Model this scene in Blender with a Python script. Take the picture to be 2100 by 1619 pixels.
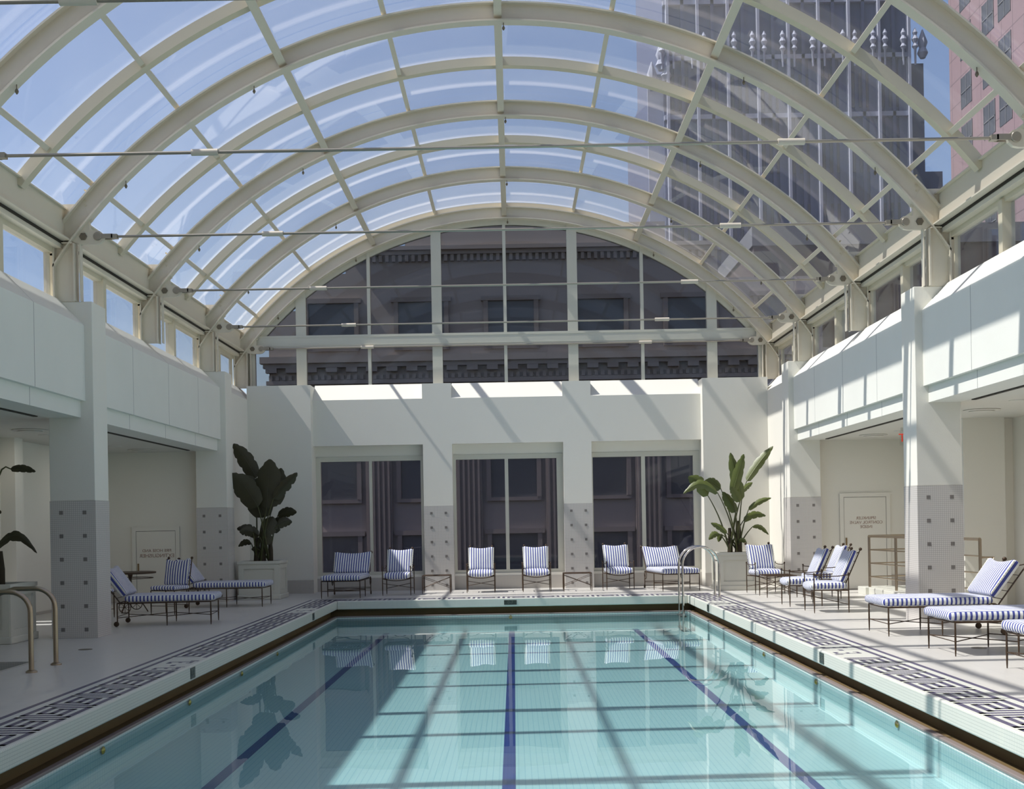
import bpy, bmesh, math, random
from mathutils import Vector, Matrix, Euler
random.seed(7)
PI = math.pi
SC = bpy.context.scene
COL = SC.collection
for o in list(bpy.data.objects): bpy.data.objects.remove(o)

# ------------------------------------------------------------------ camera, sky, sun, exposure
CAMH = 1.5
cam_d = bpy.data.cameras.new('camera'); cam = bpy.data.objects.new('camera', cam_d); COL.objects.link(cam)
cam.location = (0, 0, CAMH)
cam.rotation_euler = (Matrix.Rotation(PI/2, 3, 'X') @ Matrix.Rotation(-0.018, 3, 'Z')).to_euler()
cam_d.sensor_fit = 'HORIZONTAL'; cam_d.sensor_width = 36; cam_d.lens = 2400/2100*36
cam_d.shift_x = -4/2100; cam_d.shift_y = 263.5/2100
cam_d.clip_end = 600
SC.camera = cam

SUN_DIR = Vector((0.690, 0.085, -1.0)).normalized()
sun_d = bpy.data.lights.new('sun', 'SUN'); sun = bpy.data.objects.new('sun', sun_d); COL.objects.link(sun)
sun_d.energy = 6.9; sun_d.angle = math.radians(0.6); sun_d.color = (1.0, 0.965, 0.88)
sun.rotation_euler = SUN_DIR.to_track_quat('-Z', 'Y').to_euler()
sun.location = (-20, 0, 40)

world = bpy.data.worlds.new('sky'); SC.world = world; world.use_nodes = True
wn = world.node_tree.nodes; wl = world.node_tree.links
bgn = wn['Background']; sky = wn.new('ShaderNodeTexSky'); sky.sky_type = 'NISHITA'
sky.sun_disc = False; sky.sun_elevation = math.radians(50.5); sky.sun_rotation = math.radians(-95)
sky.air_density = 1.0; sky.dust_density = 1.2; sky.ozone_density = 2.0; sky.altitude = 100
smx = wn.new('ShaderNodeMix'); smx.data_type = 'RGBA'; smx.blend_type = 'MULTIPLY'; smx.inputs[0].default_value = 1.0
wl.new(sky.outputs[0], smx.inputs[6]); smx.inputs[7].default_value = (1.0, 0.935, 0.94, 1)
wl.new(smx.outputs[2], bgn.inputs[0]); bgn.inputs[1].default_value = 0.18

SC.view_settings.view_transform = 'Standard'; SC.view_settings.look = 'None'
SC.view_settings.gamma = 1; SC.view_settings.use_curve_mapping = False
SC.view_settings.exposure = 0.0
SC.cycles.max_bounces = 10; SC.cycles.diffuse_bounces = 5; SC.cycles.transparent_max_bounces = 16
SC.cycles.glossy_bounces = 4
SC.cycles.caustics_reflective = False; SC.cycles.caustics_refractive = False
SC.cycles.sample_clamp_indirect = 6.0

# ------------------------------------------------------------------ materials
def srgb(r, g, b):
    f = lambda c: (c/255/12.92 if c/255 <= 0.04045 else ((c/255+0.055)/1.055)**2.4)
    return (f(r), f(g), f(b), 1)

class NT:
    def __init__(s, name):
        s.m = bpy.data.materials.new(name); s.m.use_nodes = True
        s.n = s.m.node_tree.nodes; s.l = s.m.node_tree.links
        s.b = s.n['Principled BSDF']; s.out = s.n['Material Output']
    def put(s, sock, v):
        if isinstance(v, bpy.types.NodeSocket): s.l.new(v, sock)
        else: sock.default_value = v
    def math(s, op, a, b=0.0, c=None):
        n = s.n.new('ShaderNodeMath'); n.operation = op
        s.put(n.inputs[0], a); s.put(n.inputs[1], b)
        if c is not None: s.put(n.inputs[2], c)
        return n.outputs[0]
    def mix(s, f, a, b):
        n = s.n.new('ShaderNodeMix'); n.data_type = 'RGBA'
        s.put(n.inputs[0], f); s.put(n.inputs[6], a); s.put(n.inputs[7], b); return n.outputs[2]
    def coords(s):
        t = s.n.new('ShaderNodeTexCoord')
        a = s.n.new('ShaderNodeSeparateXYZ'); s.l.new(t.outputs['Object'], a.inputs[0])
        b = s.n.new('ShaderNodeSeparateXYZ'); s.l.new(t.outputs['Normal'], b.inputs[0])
        return t.outputs['Object'], a.outputs, b.outputs
    def schlick(s, f0, normal=None):
        g = s.n.new('ShaderNodeNewGeometry'); d = s.n.new('ShaderNodeVectorMath'); d.operation = 'DOT_PRODUCT'
        s.l.new(g.outputs['Incoming'], d.inputs[0]); s.l.new(normal or g.outputs['Normal'], d.inputs[1])
        c = s.math('SUBTRACT', 1.0, s.math('MINIMUM', s.math('ABSOLUTE', d.outputs['Value']), 1.0))
        return s.math('MULTIPLY_ADD', s.math('POWER', c, 5.0), 1-f0, f0)
    def noise(s, vec, scale, detail=3, rough=0.55):
        n = s.n.new('ShaderNodeTexNoise'); s.l.new(vec, n.inputs['Vector'])
        n.inputs['Scale'].default_value = scale; n.inputs['Detail'].default_value = detail
        n.inputs['Roughness'].default_value = rough; return n.outputs['Fac']
    def bump(s, h, strength, dist=0.01):
        n = s.n.new('ShaderNodeBump'); s.put(n.inputs['Height'], h)
        n.inputs['Strength'].default_value = strength; n.inputs['Distance'].default_value = dist
        s.l.new(n.outputs[0], s.b.inputs['Normal']); return n.outputs[0]
    def base(s, col, rough=0.5, metal=0.0, spec=None):
        s.put(s.b.inputs['Base Color'], col); s.put(s.b.inputs['Roughness'], rough)
        s.b.inputs['Metallic'].default_value = metal
        if spec is not None: s.b.inputs['Specular IOR Level'].default_value = spec
        return s.m

def plain(name, col, rough=0.5, metal=0.0, var=0.06, nscale=3.0, bump=0.0, bscale=40, spec=None):
    t = NT(name); v, a, n = t.coords()
    f = t.noise(v, nscale)
    d = tuple(c*(1-var) for c in col[:3])+(1,)
    t.base(t.mix(f, d, col), rough, metal, spec)
    if bump: t.bump(t.noise(v, bscale, 4), bump)
    return t.m

def gridmat(name, col, grout, size, g, rough=0.35, var=0.05, offs=(0, 0, 0), bump=0.15, axes=(1, 1, 1)):
    """square tiles on every face: grout lines on the two axes of the face"""
    t = NT(name); v, a, n = t.coords(); m = None
    for i in range(3):
        if not axes[i]: continue
        fr = t.math('FRACT', t.math('ADD', t.math('DIVIDE', a[i], size), offs[i]/size+100))
        ln = t.math('LESS_THAN', fr, g/size)
        ok = t.math('LESS_THAN', t.math('ABSOLUTE', n[i]), 0.5)
        k = t.math('MULTIPLY', ln, ok)
        m = k if m is None else t.math('MAXIMUM', m, k)
    c = t.mix(t.noise(v, 2.2), tuple(x*(1-var) for x in col[:3])+(1,), col)
    t.base(t.mix(m, c, grout), rough)
    if bump: t.bump(t.math('SUBTRACT', 1.0, m), bump, 0.002)
    return t.m

def glassmat(name, tint, refl=0.06, dust=0.0, dcol=(0.8, 0.82, 0.85, 1), ior=1.45):
    t = NT(name); t.n.remove(t.b)
    tr = t.n.new('ShaderNodeBsdfTransparent'); tr.inputs[0].default_value = tint
    gl = t.n.new('ShaderNodeBsdfGlossy'); gl.inputs['Roughness'].default_value = 0.02
    gl.inputs[0].default_value = (1, 1, 1, 1)
    mx = t.n.new('ShaderNodeMixShader'); t.l.new(t.schlick(0.022), mx.inputs[0])
    t.l.new(tr.outputs[0], mx.inputs[1]); t.l.new(gl.outputs[0], mx.inputs[2]); last = mx
    if dust > 0:
        df = t.n.new('ShaderNodeBsdfDiffuse'); df.inputs[0].default_value = dcol
        tl = t.n.new('ShaderNodeBsdfTranslucent'); tl.inputs[0].default_value = dcol
        ad = t.n.new('ShaderNodeMixShader'); ad.inputs[0].default_value = 0.6
        t.l.new(df.outputs[0], ad.inputs[1]); t.l.new(tl.outputs[0], ad.inputs[2])
        v, a, n = t.coords()
        nz = t.noise(v, 0.7, 4, 0.6)
        f = t.math('MULTIPLY', t.math('MULTIPLY_ADD', nz, 1.2, 0.4), dust)
        m2 = t.n.new('ShaderNodeMixShader'); t.l.new(f, m2.inputs[0])
        t.l.new(last.outputs[0], m2.inputs[1]); t.l.new(ad.outputs[0], m2.inputs[2]); last = m2
    t.l.new(last.outputs[0], t.out.inputs[0]); return t.m

def stripemat(name, mode, period=0.052):
    t = NT(name); v, a, n = t.coords()
    if mode == 'seat': side = a[1]
    else: side = t.math('MULTIPLY', a[1], 0.62)
    isx = t.math('GREATER_THAN', t.math('ABSOLUTE', n[0]), 0.6)
    c = t.math('ADD', t.math('MULTIPLY', isx, side), t.math('MULTIPLY', t.math('SUBTRACT', 1.0, isx), a[0]))
    fr = t.math('FRACT', t.math('ADD', t.math('DIVIDE', c, period), 50.27))
    st = t.math('LESS_THAN', fr, 0.44)
    wv = t.noise(v, 9, 2)
    blue = t.mix(wv, srgb(66, 72, 138), srgb(84, 92, 160)); white = t.mix(wv, srgb(216, 218, 216), srgb(238, 240, 236))
    t.base(t.mix(st, white, blue), 0.85, spec=0.15); t.bump(t.noise(v, 14, 3), 0.25, 0.01); return t.m

M = {}
M['wall'] = plain('white_plaster', srgb(228, 225, 215), 0.75, var=0.03, nscale=1.5, bump=0.12, bscale=90, spec=0.2)
def panelmat():
    t = NT('jointed_white_panel'); v, a, n = t.coords()
    fr = t.math('FRACT', t.math('ADD', t.math('DIVIDE', a[1], 1.9), 100.31))
    ln = t.math('MULTIPLY', t.math('LESS_THAN', fr, 0.006), t.math('GREATER_THAN', t.math('ABSOLUTE', n[0]), 0.7))
    c = t.mix(t.noise(v, 1.3), srgb(220, 220, 212), srgb(228, 227, 219))
    t.base(t.mix(ln, c, srgb(120, 122, 120)), 0.7, spec=0.2); t.bump(t.noise(v, 90, 3), 0.1); return t.m
M['panel'] = panelmat()
M['ceiling'] = plain('ceiling_plaster', srgb(214, 212, 204), 0.85, var=0.02, spec=0.1)
M['steel'] = plain('cream_painted_steel', srgb(215, 207, 190), 0.42, var=0.05, nscale=2.5)
M['steel2'] = plain('cream_aluminium', srgb(210, 201, 178), 0.45, var=0.04)
M['frame'] = plain('pale_window_frame', srgb(206, 204, 190), 0.4, var=0.03)
M['bolt'] = plain('dull_bolt', srgb(120, 112, 98), 0.4, 0.5)
M['rod'] = plain('rod_steel', srgb(168, 160, 146), 0.35, 0.55, var=0.15, nscale=5)
M['sleeve'] = plain('sleeve_paint', srgb(206, 196, 180), 0.45)
M['mosaic'] = gridmat('small_white_mosaic', srgb(208, 203, 198), srgb(168, 164, 158), 0.0272, 0.0045)
M['accent'] = gridmat('grey_accent_mosaic', srgb(130, 124, 120), srgb(104, 100, 96), 0.0272, 0.0045)
M['base_tile'] = gridmat('base_mosaic', srgb(192, 186, 178), srgb(172, 168, 162), 0.0272, 0.0045)
M['coping'] = gridmat('coping_mosaic', srgb(220, 220, 210), srgb(184, 186, 178), 0.0272, 0.004)
M['deck'] = gridmat('deck_tile', srgb(206, 203, 197), srgb(190, 187, 182), 0.305, 0.004, rough=0.32, bump=0.05)
M['key'] = plain('navy_inlay', srgb(80, 74, 104), 0.4, var=0.2, nscale=30)
M['lane'] = gridmat('lane_tile', srgb(34, 44, 128), srgb(60, 74, 150), 0.0272, 0.004)
M['poolfloor'] = gridmat('pool_mosaic', srgb(222, 228, 224), srgb(180, 200, 206), 0.055, 0.006, bump=0)
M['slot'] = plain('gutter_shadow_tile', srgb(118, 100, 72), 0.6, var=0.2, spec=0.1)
M['lip'] = plain('gutter_lip', srgb(140, 128, 124), 0.5, var=0.1)
M['iron'] = plain('bronzed_iron', srgb(74, 56, 40), 0.5, 0.3, var=0.3, nscale=30)
M['chrome'] = plain('polished_steel', srgb(214, 208, 202), 0.12, 1.0, var=0.03)
M['shadechrome'] = plain('shade_toned_steel', srgb(176, 160, 140), 0.3, 1.0, var=0.05)  # brown tone holds the shade that the chrome guard rails reflect
M['seatfab'] = stripemat('striped_canvas_seat', 'seat', 0.056)
M['backfab'] = stripemat('striped_canvas_back', 'back')
M['brass'] = plain('brass', srgb(220, 180, 90), 0.25, 1.0)
M['planter'] = plain('planter_paint', srgb(204, 202, 190), 0.6, var=0.03)
M['latch'] = plain('dull_brass', srgb(136, 112, 80), 0.5, 0.2)
M['soil'] = plain('soil', srgb(62, 48, 32), 0.95, var=0.4, nscale=40, bump=0.5)
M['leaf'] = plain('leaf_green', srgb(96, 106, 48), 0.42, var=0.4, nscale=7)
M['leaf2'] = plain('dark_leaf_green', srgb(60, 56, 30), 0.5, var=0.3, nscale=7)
M['stalk'] = plain('stalk_green', srgb(74, 78, 40), 0.5, var=0.3, nscale=12)
M['trunk'] = plain('fibrous_trunk', srgb(60, 50, 30), 0.8, var=0.4, nscale=25, bump=0.4)
M['dark'] = plain('dark_gap', srgb(48, 42, 34), 0.8)
M['red'] = plain('red_letter', srgb(170, 70, 52), 0.6)
M['brownletter'] = plain('faded_red_letter', srgb(158, 132, 118), 0.7)
M['marker'] = plain('dark_marker_tile', srgb(58, 64, 58), 0.3, var=0.2, nscale=40)
M['markerletter'] = plain('pale_marker_digit', srgb(104, 110, 100), 0.4)
M['vglass'] = glassmat('vault_glass', (0.92, 0.925, 0.945, 1), dust=0.045)
M['cglass'] = glassmat('clerestory_glass', (0.86, 0.88, 0.92, 1), dust=0.02)
M['gglass'] = glassmat('tinted_gable_glass', (0.66, 0.66, 0.66, 1), dust=0.012, dcol=(0.5, 0.5, 0.5, 1))
M['wglass'] = glassmat('tinted_window_glass', (0.68, 0.66, 0.68, 1), dust=0.01, dcol=(0.4, 0.4, 0.45, 1))

def watermat():
    t = NT('pool_water'); t.n.remove(t.b)
    v, a, n = t.coords()
    h = t.noise(v, 1.1, 2, 0.4)
    bn = t.n.new('ShaderNodeBump'); t.l.new(h, bn.inputs['Height']); bn.inputs['Strength'].default_value = 0.10
    bn.inputs['Distance'].default_value = 0.02
    tr = t.n.new('ShaderNodeBsdfTransparent'); tr.inputs[0].default_value = (0.68, 0.885, 0.915, 1)
    gl = t.n.new('ShaderNodeBsdfGlossy'); gl.inputs['Roughness'].default_value = 0.0
    t.l.new(bn.outputs[0], gl.inputs['Normal'])
    mx = t.n.new('ShaderNodeMixShader'); t.l.new(t.schlick(0.02), mx.inputs[0])
    t.l.new(tr.outputs[0], mx.inputs[1]); t.l.new(gl.outputs[0], mx.inputs[2])
    t.l.new(mx.outputs[0], t.out.inputs[0]); return t.m
M['water'] = watermat()

def emit(name, col, s):
    t = NT(name); t.base(col, 0.5); t.b.inputs['Emission Color'].default_value = col
    t.b.inputs['Emission Strength'].default_value = s; return t.m
M['lamp'] = emit('warm_lamp', srgb(255, 214, 150), 3.0)
M['exit'] = emit('exit_red', srgb(200, 50, 36), 0.6)

# ------------------------------------------------------------------ mesh helpers
class MB:
    def __init__(s): s.v = []; s.f = []
    def add(s, vs, fs):
        o = len(s.v); s.v += [tuple(v) for v in vs]; s.f += [tuple(i+o for i in f) for f in fs]; return s
    def box(s, x0, x1, y0, y1, z0, z1):
        if x0 > x1: x0, x1 = x1, x0
        if y0 > y1: y0, y1 = y1, y0
        if z0 > z1: z0, z1 = z1, z0
        return s.add([(x0,y0,z0),(x1,y0,z0),(x1,y1,z0),(x0,y1,z0),(x0,y0,z1),(x1,y0,z1),(x1,y1,z1),(x0,y1,z1)],
                     [(0,3,2,1),(4,5,6,7),(0,1,5,4),(1,2,6,5),(2,3,7,6),(3,0,4,7)])
    def cbox(s, c, h):
        return s.box(c[0]-h[0], c[0]+h[0], c[1]-h[1], c[1]+h[1], c[2]-h[2], c[2]+h[2])
    def prism_y(s, pts, y0, y1):
        n = len(pts)
        vs = [(x, y0, z) for x, z in pts]+[(x, y1, z) for x, z in pts]
        return s.add(vs, [tuple(range(n)), tuple(range(2*n-1, n-1, -1))]+[(i, (i+1) % n, n+(i+1) % n, n+i) for i in range(n)])
    def prism_z(s, pts, z0, z1):
        n = len(pts)
        vs = [(x, y, z0) for x, y in pts]+[(x, y, z1) for x, y in pts]
        return s.add(vs, [tuple(range(n)), tuple(range(2*n-1, n-1, -1))]+[(i, (i+1) % n, n+(i+1) % n, n+i) for i in range(n)])
    def arc(s, cx, cz, r0, r1, y0, y1, a0, a1, n=48):
        """curved bar in the XZ plane; angle from the vertical, degrees"""
        ring = []
        for i in range(n+1):
            a = math.radians(a0+(a1-a0)*i/n); sx, cz_ = math.sin(a), math.cos(a)
            ring.append([(cx+r0*sx, y0, cz+r0*cz_), (cx+r1*sx, y0, cz+r1*cz_), (cx+r1*sx, y1, cz+r1*cz_), (cx+r0*sx, y1, cz+r0*cz_)])
        vs = [p for r in ring for p in r]; fs = [(0,1,2,3), tuple(4*n+k for k in (3,2,1,0))]
        for i in range(n):
            for k in range(4):
                fs.append((4*i+k, 4*i+4+k, 4*i+4+(k+1) % 4, 4*i+(k+1) % 4))
        return s.add(vs, fs)
    def tube(s, pts, r, n=8, caps=True):
        pts = [Vector(p) for p in pts]; rs = r if isinstance(r, (list, tuple)) else [r]*len(pts)
        t0 = (pts[1]-pts[0]).normalized()
        u = t0.orthogonal().normalized(); vs = []; prev = t0
        for i, p in enumerate(pts):
            if i == 0: t = t0
            elif i == len(pts)-1: t = (pts[i]-pts[i-1]).normalized()
            else: t = ((pts[i+1]-p).normalized()+(p-pts[i-1]).normalized()).normalized()
            q = prev.rotation_difference(t); u = q @ u; u = (u-t*u.dot(t)).normalized(); w = t.cross(u); prev = t
            for k in range(n):
                a = 2*PI*k/n; vs.append(p+(u*math.cos(a)+w*math.sin(a))*rs[i])
        fs = []
        for i in range(len(pts)-1):
            for k in range(n):
                fs.append((i*n+k, i*n+(k+1) % n, (i+1)*n+(k+1) % n, (i+1)*n+k))
        if caps: fs += [tuple(range(n-1, -1, -1)), tuple((len(pts)-1)*n+k for k in range(n))]
        return s.add(vs, fs)
    def lathe(s, prof, c=(0, 0, 0), n=16, axis='z'):
        vs = []; fs = []
        for r, h in prof:
            for k in range(n):
                a = 2*PI*k/n; p = (r*math.cos(a), r*math.sin(a), h)
                if axis == 'y': p = (p[0], p[2], p[1])
                if axis == 'x': p = (p[2], p[0], p[1])
                vs.append((p[0]+c[0], p[1]+c[1], p[2]+c[2]))
        m = len(prof)
        for i in range(m-1):
            for k in range(n): fs.append((i*n+k, i*n+(k+1) % n, (i+1)*n+(k+1) % n, (i+1)*n+k))
        fs += [tuple(range(n-1, -1, -1)), tuple((m-1)*n+k for k in range(n))]
        return s.add(vs, fs)
    def ball(s, c, r, n=10):
        prof = [(max(1e-4, r*math.sin(PI*i/8)), -r*math.cos(PI*i/8)) for i in range(9)]
        return s.lathe(prof, c, n)
    def build(s, name, mat, parent=None, smooth=False, bevel=0.0, loc=None, rot=None):
        me = bpy.data.meshes.new(name); bm = bmesh.new()
        vv = [bm.verts.new(v) for v in s.v]
        for f in s.f:
            try: bm.faces.new([vv[i] for i in f])
            except ValueError: pass
        bmesh.ops.recalc_face_normals(bm, faces=bm.faces)
        if smooth:
            for f in bm.faces: f.smooth = True
        bm.to_mesh(me); bm.free()
        me.materials.append(mat)
        o = bpy.data.objects.new(name, me); COL.objects.link(o)
        if parent: o.parent = parent
        if loc: o.location = loc
        if rot: o.rotation_euler = rot
        if smooth == 'auto' or smooth:
            try: me.set_sharp_from_angle(angle=math.radians(40))
            except Exception: pass
        if bevel:
            b = o.modifiers.new('bevel', 'BEVEL'); b.width = bevel; b.segments = 3; b.limit_method = 'ANGLE'
        return o

def cushion(half, r, bulge=0.0, dish=0.0, droop=0.0, nx=12, ny=12, nz=3):
    """rounded slab; dish lowers the middle of the +z/+y end edge, droop lowers the middle of the front edge"""
    def ticks(h, n):
        e = min(r/h, 0.95)
        t = [-1, -1+e*0.3, -1+e]; m = max(2, n)
        t += [-1+e+(2-2*e)*i/m for i in range(1, m)]
        t += [1-e, 1-e*0.3, 1]; return t
    tx, ty, tz = ticks(half[0], nx), ticks(half[1], ny), ticks(half[2], nz)
    mb = MB()
    def P(a, b, c):
        p = Vector((a*half[0], b*half[1], c*half[2]))
        q = Vector(tuple(max(-(h-r), min(h-r, x)) for x, h in zip(p, half)))
        d = p-q
        if d.length > 1e-9: p = q+d.normalized()*r if d.length > r*0.5 else p
        k = (1-a*a)*(1-b*b)
        p.z += bulge*k*(1 if c > 0 else -1)*abs(c)
        p.z -= droop*(1-a*a)*max(0, -b)**3
        return p
    for (A, B, fn) in ((tx, ty, lambda a, b, s: P(a, b, s)), (tx, tz, lambda a, b, s: P(a, s, b)), (ty, tz, lambda a, b, s: P(s, a, b))):
        for s in (-1, 1):
            vs = [fn(a, b, s) for a in A for b in B]; nb = len(B); fs = []
            for i in range(len(A)-1):
                for j in range(nb-1): fs.append((i*nb+j, (i+1)*nb+j, (i+1)*nb+j+1, i*nb+j+1))
            mb.add(vs, fs)
    return mb

def weld(o):
    bm = bmesh.new(); bm.from_mesh(o.data); bmesh.ops.remove_doubles(bm, verts=bm.verts, dist=1e-5)
    bmesh.ops.recalc_face_normals(bm, faces=bm.faces)
    for f in bm.faces: f.smooth = True
    bm.to_mesh(o.data); bm.free()

def tag(o, label=None, cat=None, group=None, kind=None):
    if label: o['label'] = label
    if cat: o['category'] = cat
    if group: o['group'] = group
    if kind: o['kind'] = kind
    return o
def empty(name, loc=(0, 0, 0), rz=0.0):
    o = bpy.data.objects.new(name, None); COL.objects.link(o); o.location = loc; o.rotation_euler = (0, 0, rz)
    o.empty_display_size = 0.2; return o
def face_up(o):
    if o.data.polygons[0].normal.z < 0: o.data.flip_normals()
    return o
def struct(o): o['kind'] = 'structure'; return o
def copy_tree(o, parent=None):
    c = o.copy(); COL.objects.link(c)
    if parent: c.parent = parent
    for ch in list(KIDS.get(o.name, [])): 
        k = copy_tree(ch, c); KIDS.setdefault(c.name, []).append(k)
    return c
KIDS = {}
def scan(o):
    KIDS[o.name] = [x for x in COL.objects if x.parent == o]
    for k in KIDS[o.name]: scan(k)

def text_mesh(name, s, size, mat, parent, loc, rot, mirror=True, extr=0.002):
    cu = bpy.data.curves.new(name, 'FONT'); cu.body = s; cu.size = size; cu.extrude = extr
    cu.align_x = 'CENTER'; cu.align_y = 'CENTER'
    tmp = bpy.data.objects.new(name, cu); COL.objects.link(tmp)
    dg = bpy.context.evaluated_depsgraph_get(); me = bpy.data.meshes.new_from_object(tmp.evaluated_get(dg))
    bpy.data.objects.remove(tmp)
    if mirror:
        for v in me.vertices: v.co.x = -v.co.x
        me.flip_normals()
    me.name = name; me.materials.clear(); me.materials.append(mat)
    o = bpy.data.objects.new(name, me); COL.objects.link(o)
    if parent: o.parent = parent
    o.location = loc; o.rotation_euler = rot; return o

# ------------------------------------------------------------------ dimensions
XC = -0.10                       # centre line of the hall
PL, PR = -3.56, 3.44             # pool edges
PN, PF = 2.6, 23.35              # pool near and far ends
ZW, ZF = -0.345, -0.645          # water level, pool floor
FR = [1.6, 5.3, 9.05, 12.75, 16.34, 20.14, 23.87, 26.89]
ARC_Z, R_IN, R_OUT, R_GL = 0.96, 7.53, 7.80, 7.95
YN, YB = -1.0, 26.55

# ------------------------------------------------------------------ floor, pool
fl = MB()
for (x0, x1, y0, y1) in ((-9.2, -8.0, YN, 27.2), (-8.0, -5.55, YN, 10.4), (-8.0, -5.55, 13.5, 27.2), (-5.55, PL-0.62, YN, 27.2),
                         (PL-0.62, PR+0.62, YN, PN-0.62), (PL-0.62, PR+0.62, PF+0.62, 27.2), (PR+0.62, 11.2, YN, 27.2)):
    fl.box(x0, x1, y0, y1, -0.2, 0)
floor = struct(fl.build('floor', M['deck']))
cp = MB()
for (x0, x1, y0, y1) in ((PL-0.62, PL, PN-0.62, PF+0.62), (PR, PR+0.62, PN-0.62, PF+0.62), (PL, PR, PN-0.62, PN), (PL, PR, PF, PF+0.62)):
    cp.box(x0, x1, y0, y1, -0.17, 0.0)
trim1 = struct(cp.build('trim_1', M['coping'], bevel=0.018))
# slot, lower pool wall and lip
sl = MB(); lw = MB(); lp = MB()
g = 0.15
sl.box(PL-g-0.02, PL-g, PN-g, PF+g, -0.32, -0.17); sl.box(PR+g, PR+g+0.02, PN-g, PF+g, -0.32, -0.17)
sl.box(PL-g, PR+g, PF+g, PF+g+0.02, -0.32, -0.17); sl.box(PL-g, PR+g, PN-g-0.02, PN-g, -0.32, -0.17)
for (x0, x1, y0, y1) in ((PL-g, PL-0.03, PN-g, PF+g), (PR+0.03, PR+g, PN-g, PF+g), (PL, PR, PF+0.03, PF+g), (PL, PR, PN-g, PN-0.03)):
    sl.box(x0, x1, y0, y1, -0.34, -0.315)
    sl.box(x0, x1, y0, y1, -0.178, -0.171)
for (x0, x1, y0, y1) in ((PL-0.12, PL, PN-0.12, PF+0.12), (PR, PR+0.12, PN-0.12, PF+0.12), (PL, PR, PF, PF+0.12), (PL, PR, PN-0.12, PN)):
    lw.box(x0, x1, y0, y1, ZF-0.1, -0.33)
for (x0, x1, y0, y1) in ((PL-0.05, PL+0.01, PN-0.05, PF+0.05), (PR-0.01, PR+0.05, PN-0.05, PF+0.05), (PL, PR, PF-0.01, PF+0.05), (PL, PR, PN-0.05, PN+0.01)):
    lp.box(x0, x1, y0, y1, -0.33, -0.305)
struct(sl.build('trim_2', M['slot'])); struct(lw.build('wall_pool', M['poolfloor'])); struct(lp.build('trim_3', M['lip'], bevel=0.006))
struct(MB().box(PL, PR, PN, PF, ZF-0.1, ZF).build('floor_pool', M['poolfloor']))
for i, (x, lb) in enumerate(((XC-2.46, 'left'), (XC+0.02, 'middle'), (XC+2.46, 'right'))):
    o = MB().box(x-0.055, x+0.055, 4.0, PF-0.15, ZF, ZF+0.004).build('lane_line', M['lane'])
    tag(o, {'left': 'navy tiled lane line on the pool floor nearest the shaded planter side', 'middle': 'navy tiled lane line down the middle of the pool floor',
            'right': 'navy tiled lane line on the pool floor nearest the metal ladder'}[lb], 'lane line', 'lane lines on the pool floor')
wt = MB().add([(PL+.008, PN+.008, ZW), (PR-.008, PN+.008, ZW), (PR-.008, PF-.008, ZW), (PL+.008, PF-.008, ZW)], [(0, 1, 2, 3)]).build('pool_water', M['water'])
face_up(wt)
tag(wt, 'calm turquoise water filling the tiled swimming pool', 'water', kind='stuff')

# greek key inlay, navy lines in the coping, with the foot mark 3'-3" worked in between
U = 0.05
SEG = [(0, 0, 9, 1), (8, 0, 9, 11), (2, 10, 9, 11), (2, 4, 3, 11), (2, 4, 5, 5), (4, 4, 5, 9), (4, 8, 7, 9), (6, 2, 7, 9), (0, 2, 7, 3), (0, 2, 1, 13)]
def key_side(side, marks):
    mb = MB(); x0 = 0.04
    def bx(a0, d0, a1, d1, top):
        # a = across from the pool edge, d = distance down from 'top' towards the camera (metres)
        if side == 'R': mb.box(PR+x0+a0, PR+x0+a1, top-d1, top-d0, -0.001, 0.0015)
        else: mb.box(PL-x0-a1, PL-x0-a0, top-d1, top-d0, -0.001, 0.0015)
    T = PF+0.50; P = 12*U
    y = T; k = 0
    while y > 3.5:
        hit = [m for m in marks if m-0.55 < y-0.3 < m+0.55]
        if hit:
            bx(8*U, 0, 9*U, P, y)
        else:
            for (a0, d0, a1, d1) in SEG: bx(a0*U, d0*U, a1*U, d1*U, y)
        y -= P
    bx(10.6*U, 0, 11.6*U, T-3.0, T)
    for m in marks:
        for j, cy in enumerate((m+0.27, m-0.27)):
            s = -1 if side == 'R' else 1
            # a digit lying on its side: long bar with three prongs, then the foot or inch strokes
            def g(a0, e0, a1, e1):
                lo, hi = sorted((cy+s*e0, cy+s*e1)); bx(a0, 0, a1, hi-lo, hi)
            g(0.03, 0.05, 0.31, 0.075)
            g(0.03, -0.06, 0.065, 0.05); g(0.155, -0.02, 0.19, 0.05); g(0.275, -0.06, 0.31, 0.05)
            g(0.03, -0.075, 0.09, -0.05); g(0.25, -0.075, 0.31, -0.05)
            g(0.0, 0.11, 0.09, 0.125)
            if j == (0 if side == 'L' else 1): g(0.0, 0.15, 0.09, 0.165)
        bx(0.15, 0, 0.20, 0.09, m+0.045)
    return mb
MKL = [12.86, 20.6]; MKR = [13.18, 20.9]
tag(key_side('L', MKL).build('greek_key_inlay', M['key'], trim1), None)
tag(key_side('R', MKR).build('greek_key_inlay', M['key'], trim1), None)
mb = MB()
x = PL-0.3
while x < PR+0.2:
    for (a0, d0, a1, d1) in SEG: mb.box(x+d0*U, x+d1*U, PF+0.04+a0*U, PF+0.04+a1*U, -0.001, 0.0015)
    x += 12*U
mb.box(PL-0.55, PR+0.55, PF+0.04+10.6*U, PF+0.04+11.6*U, -0.001, 0.0015)
mb.build('greek_key_inlay', M['key'], trim1)

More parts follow.
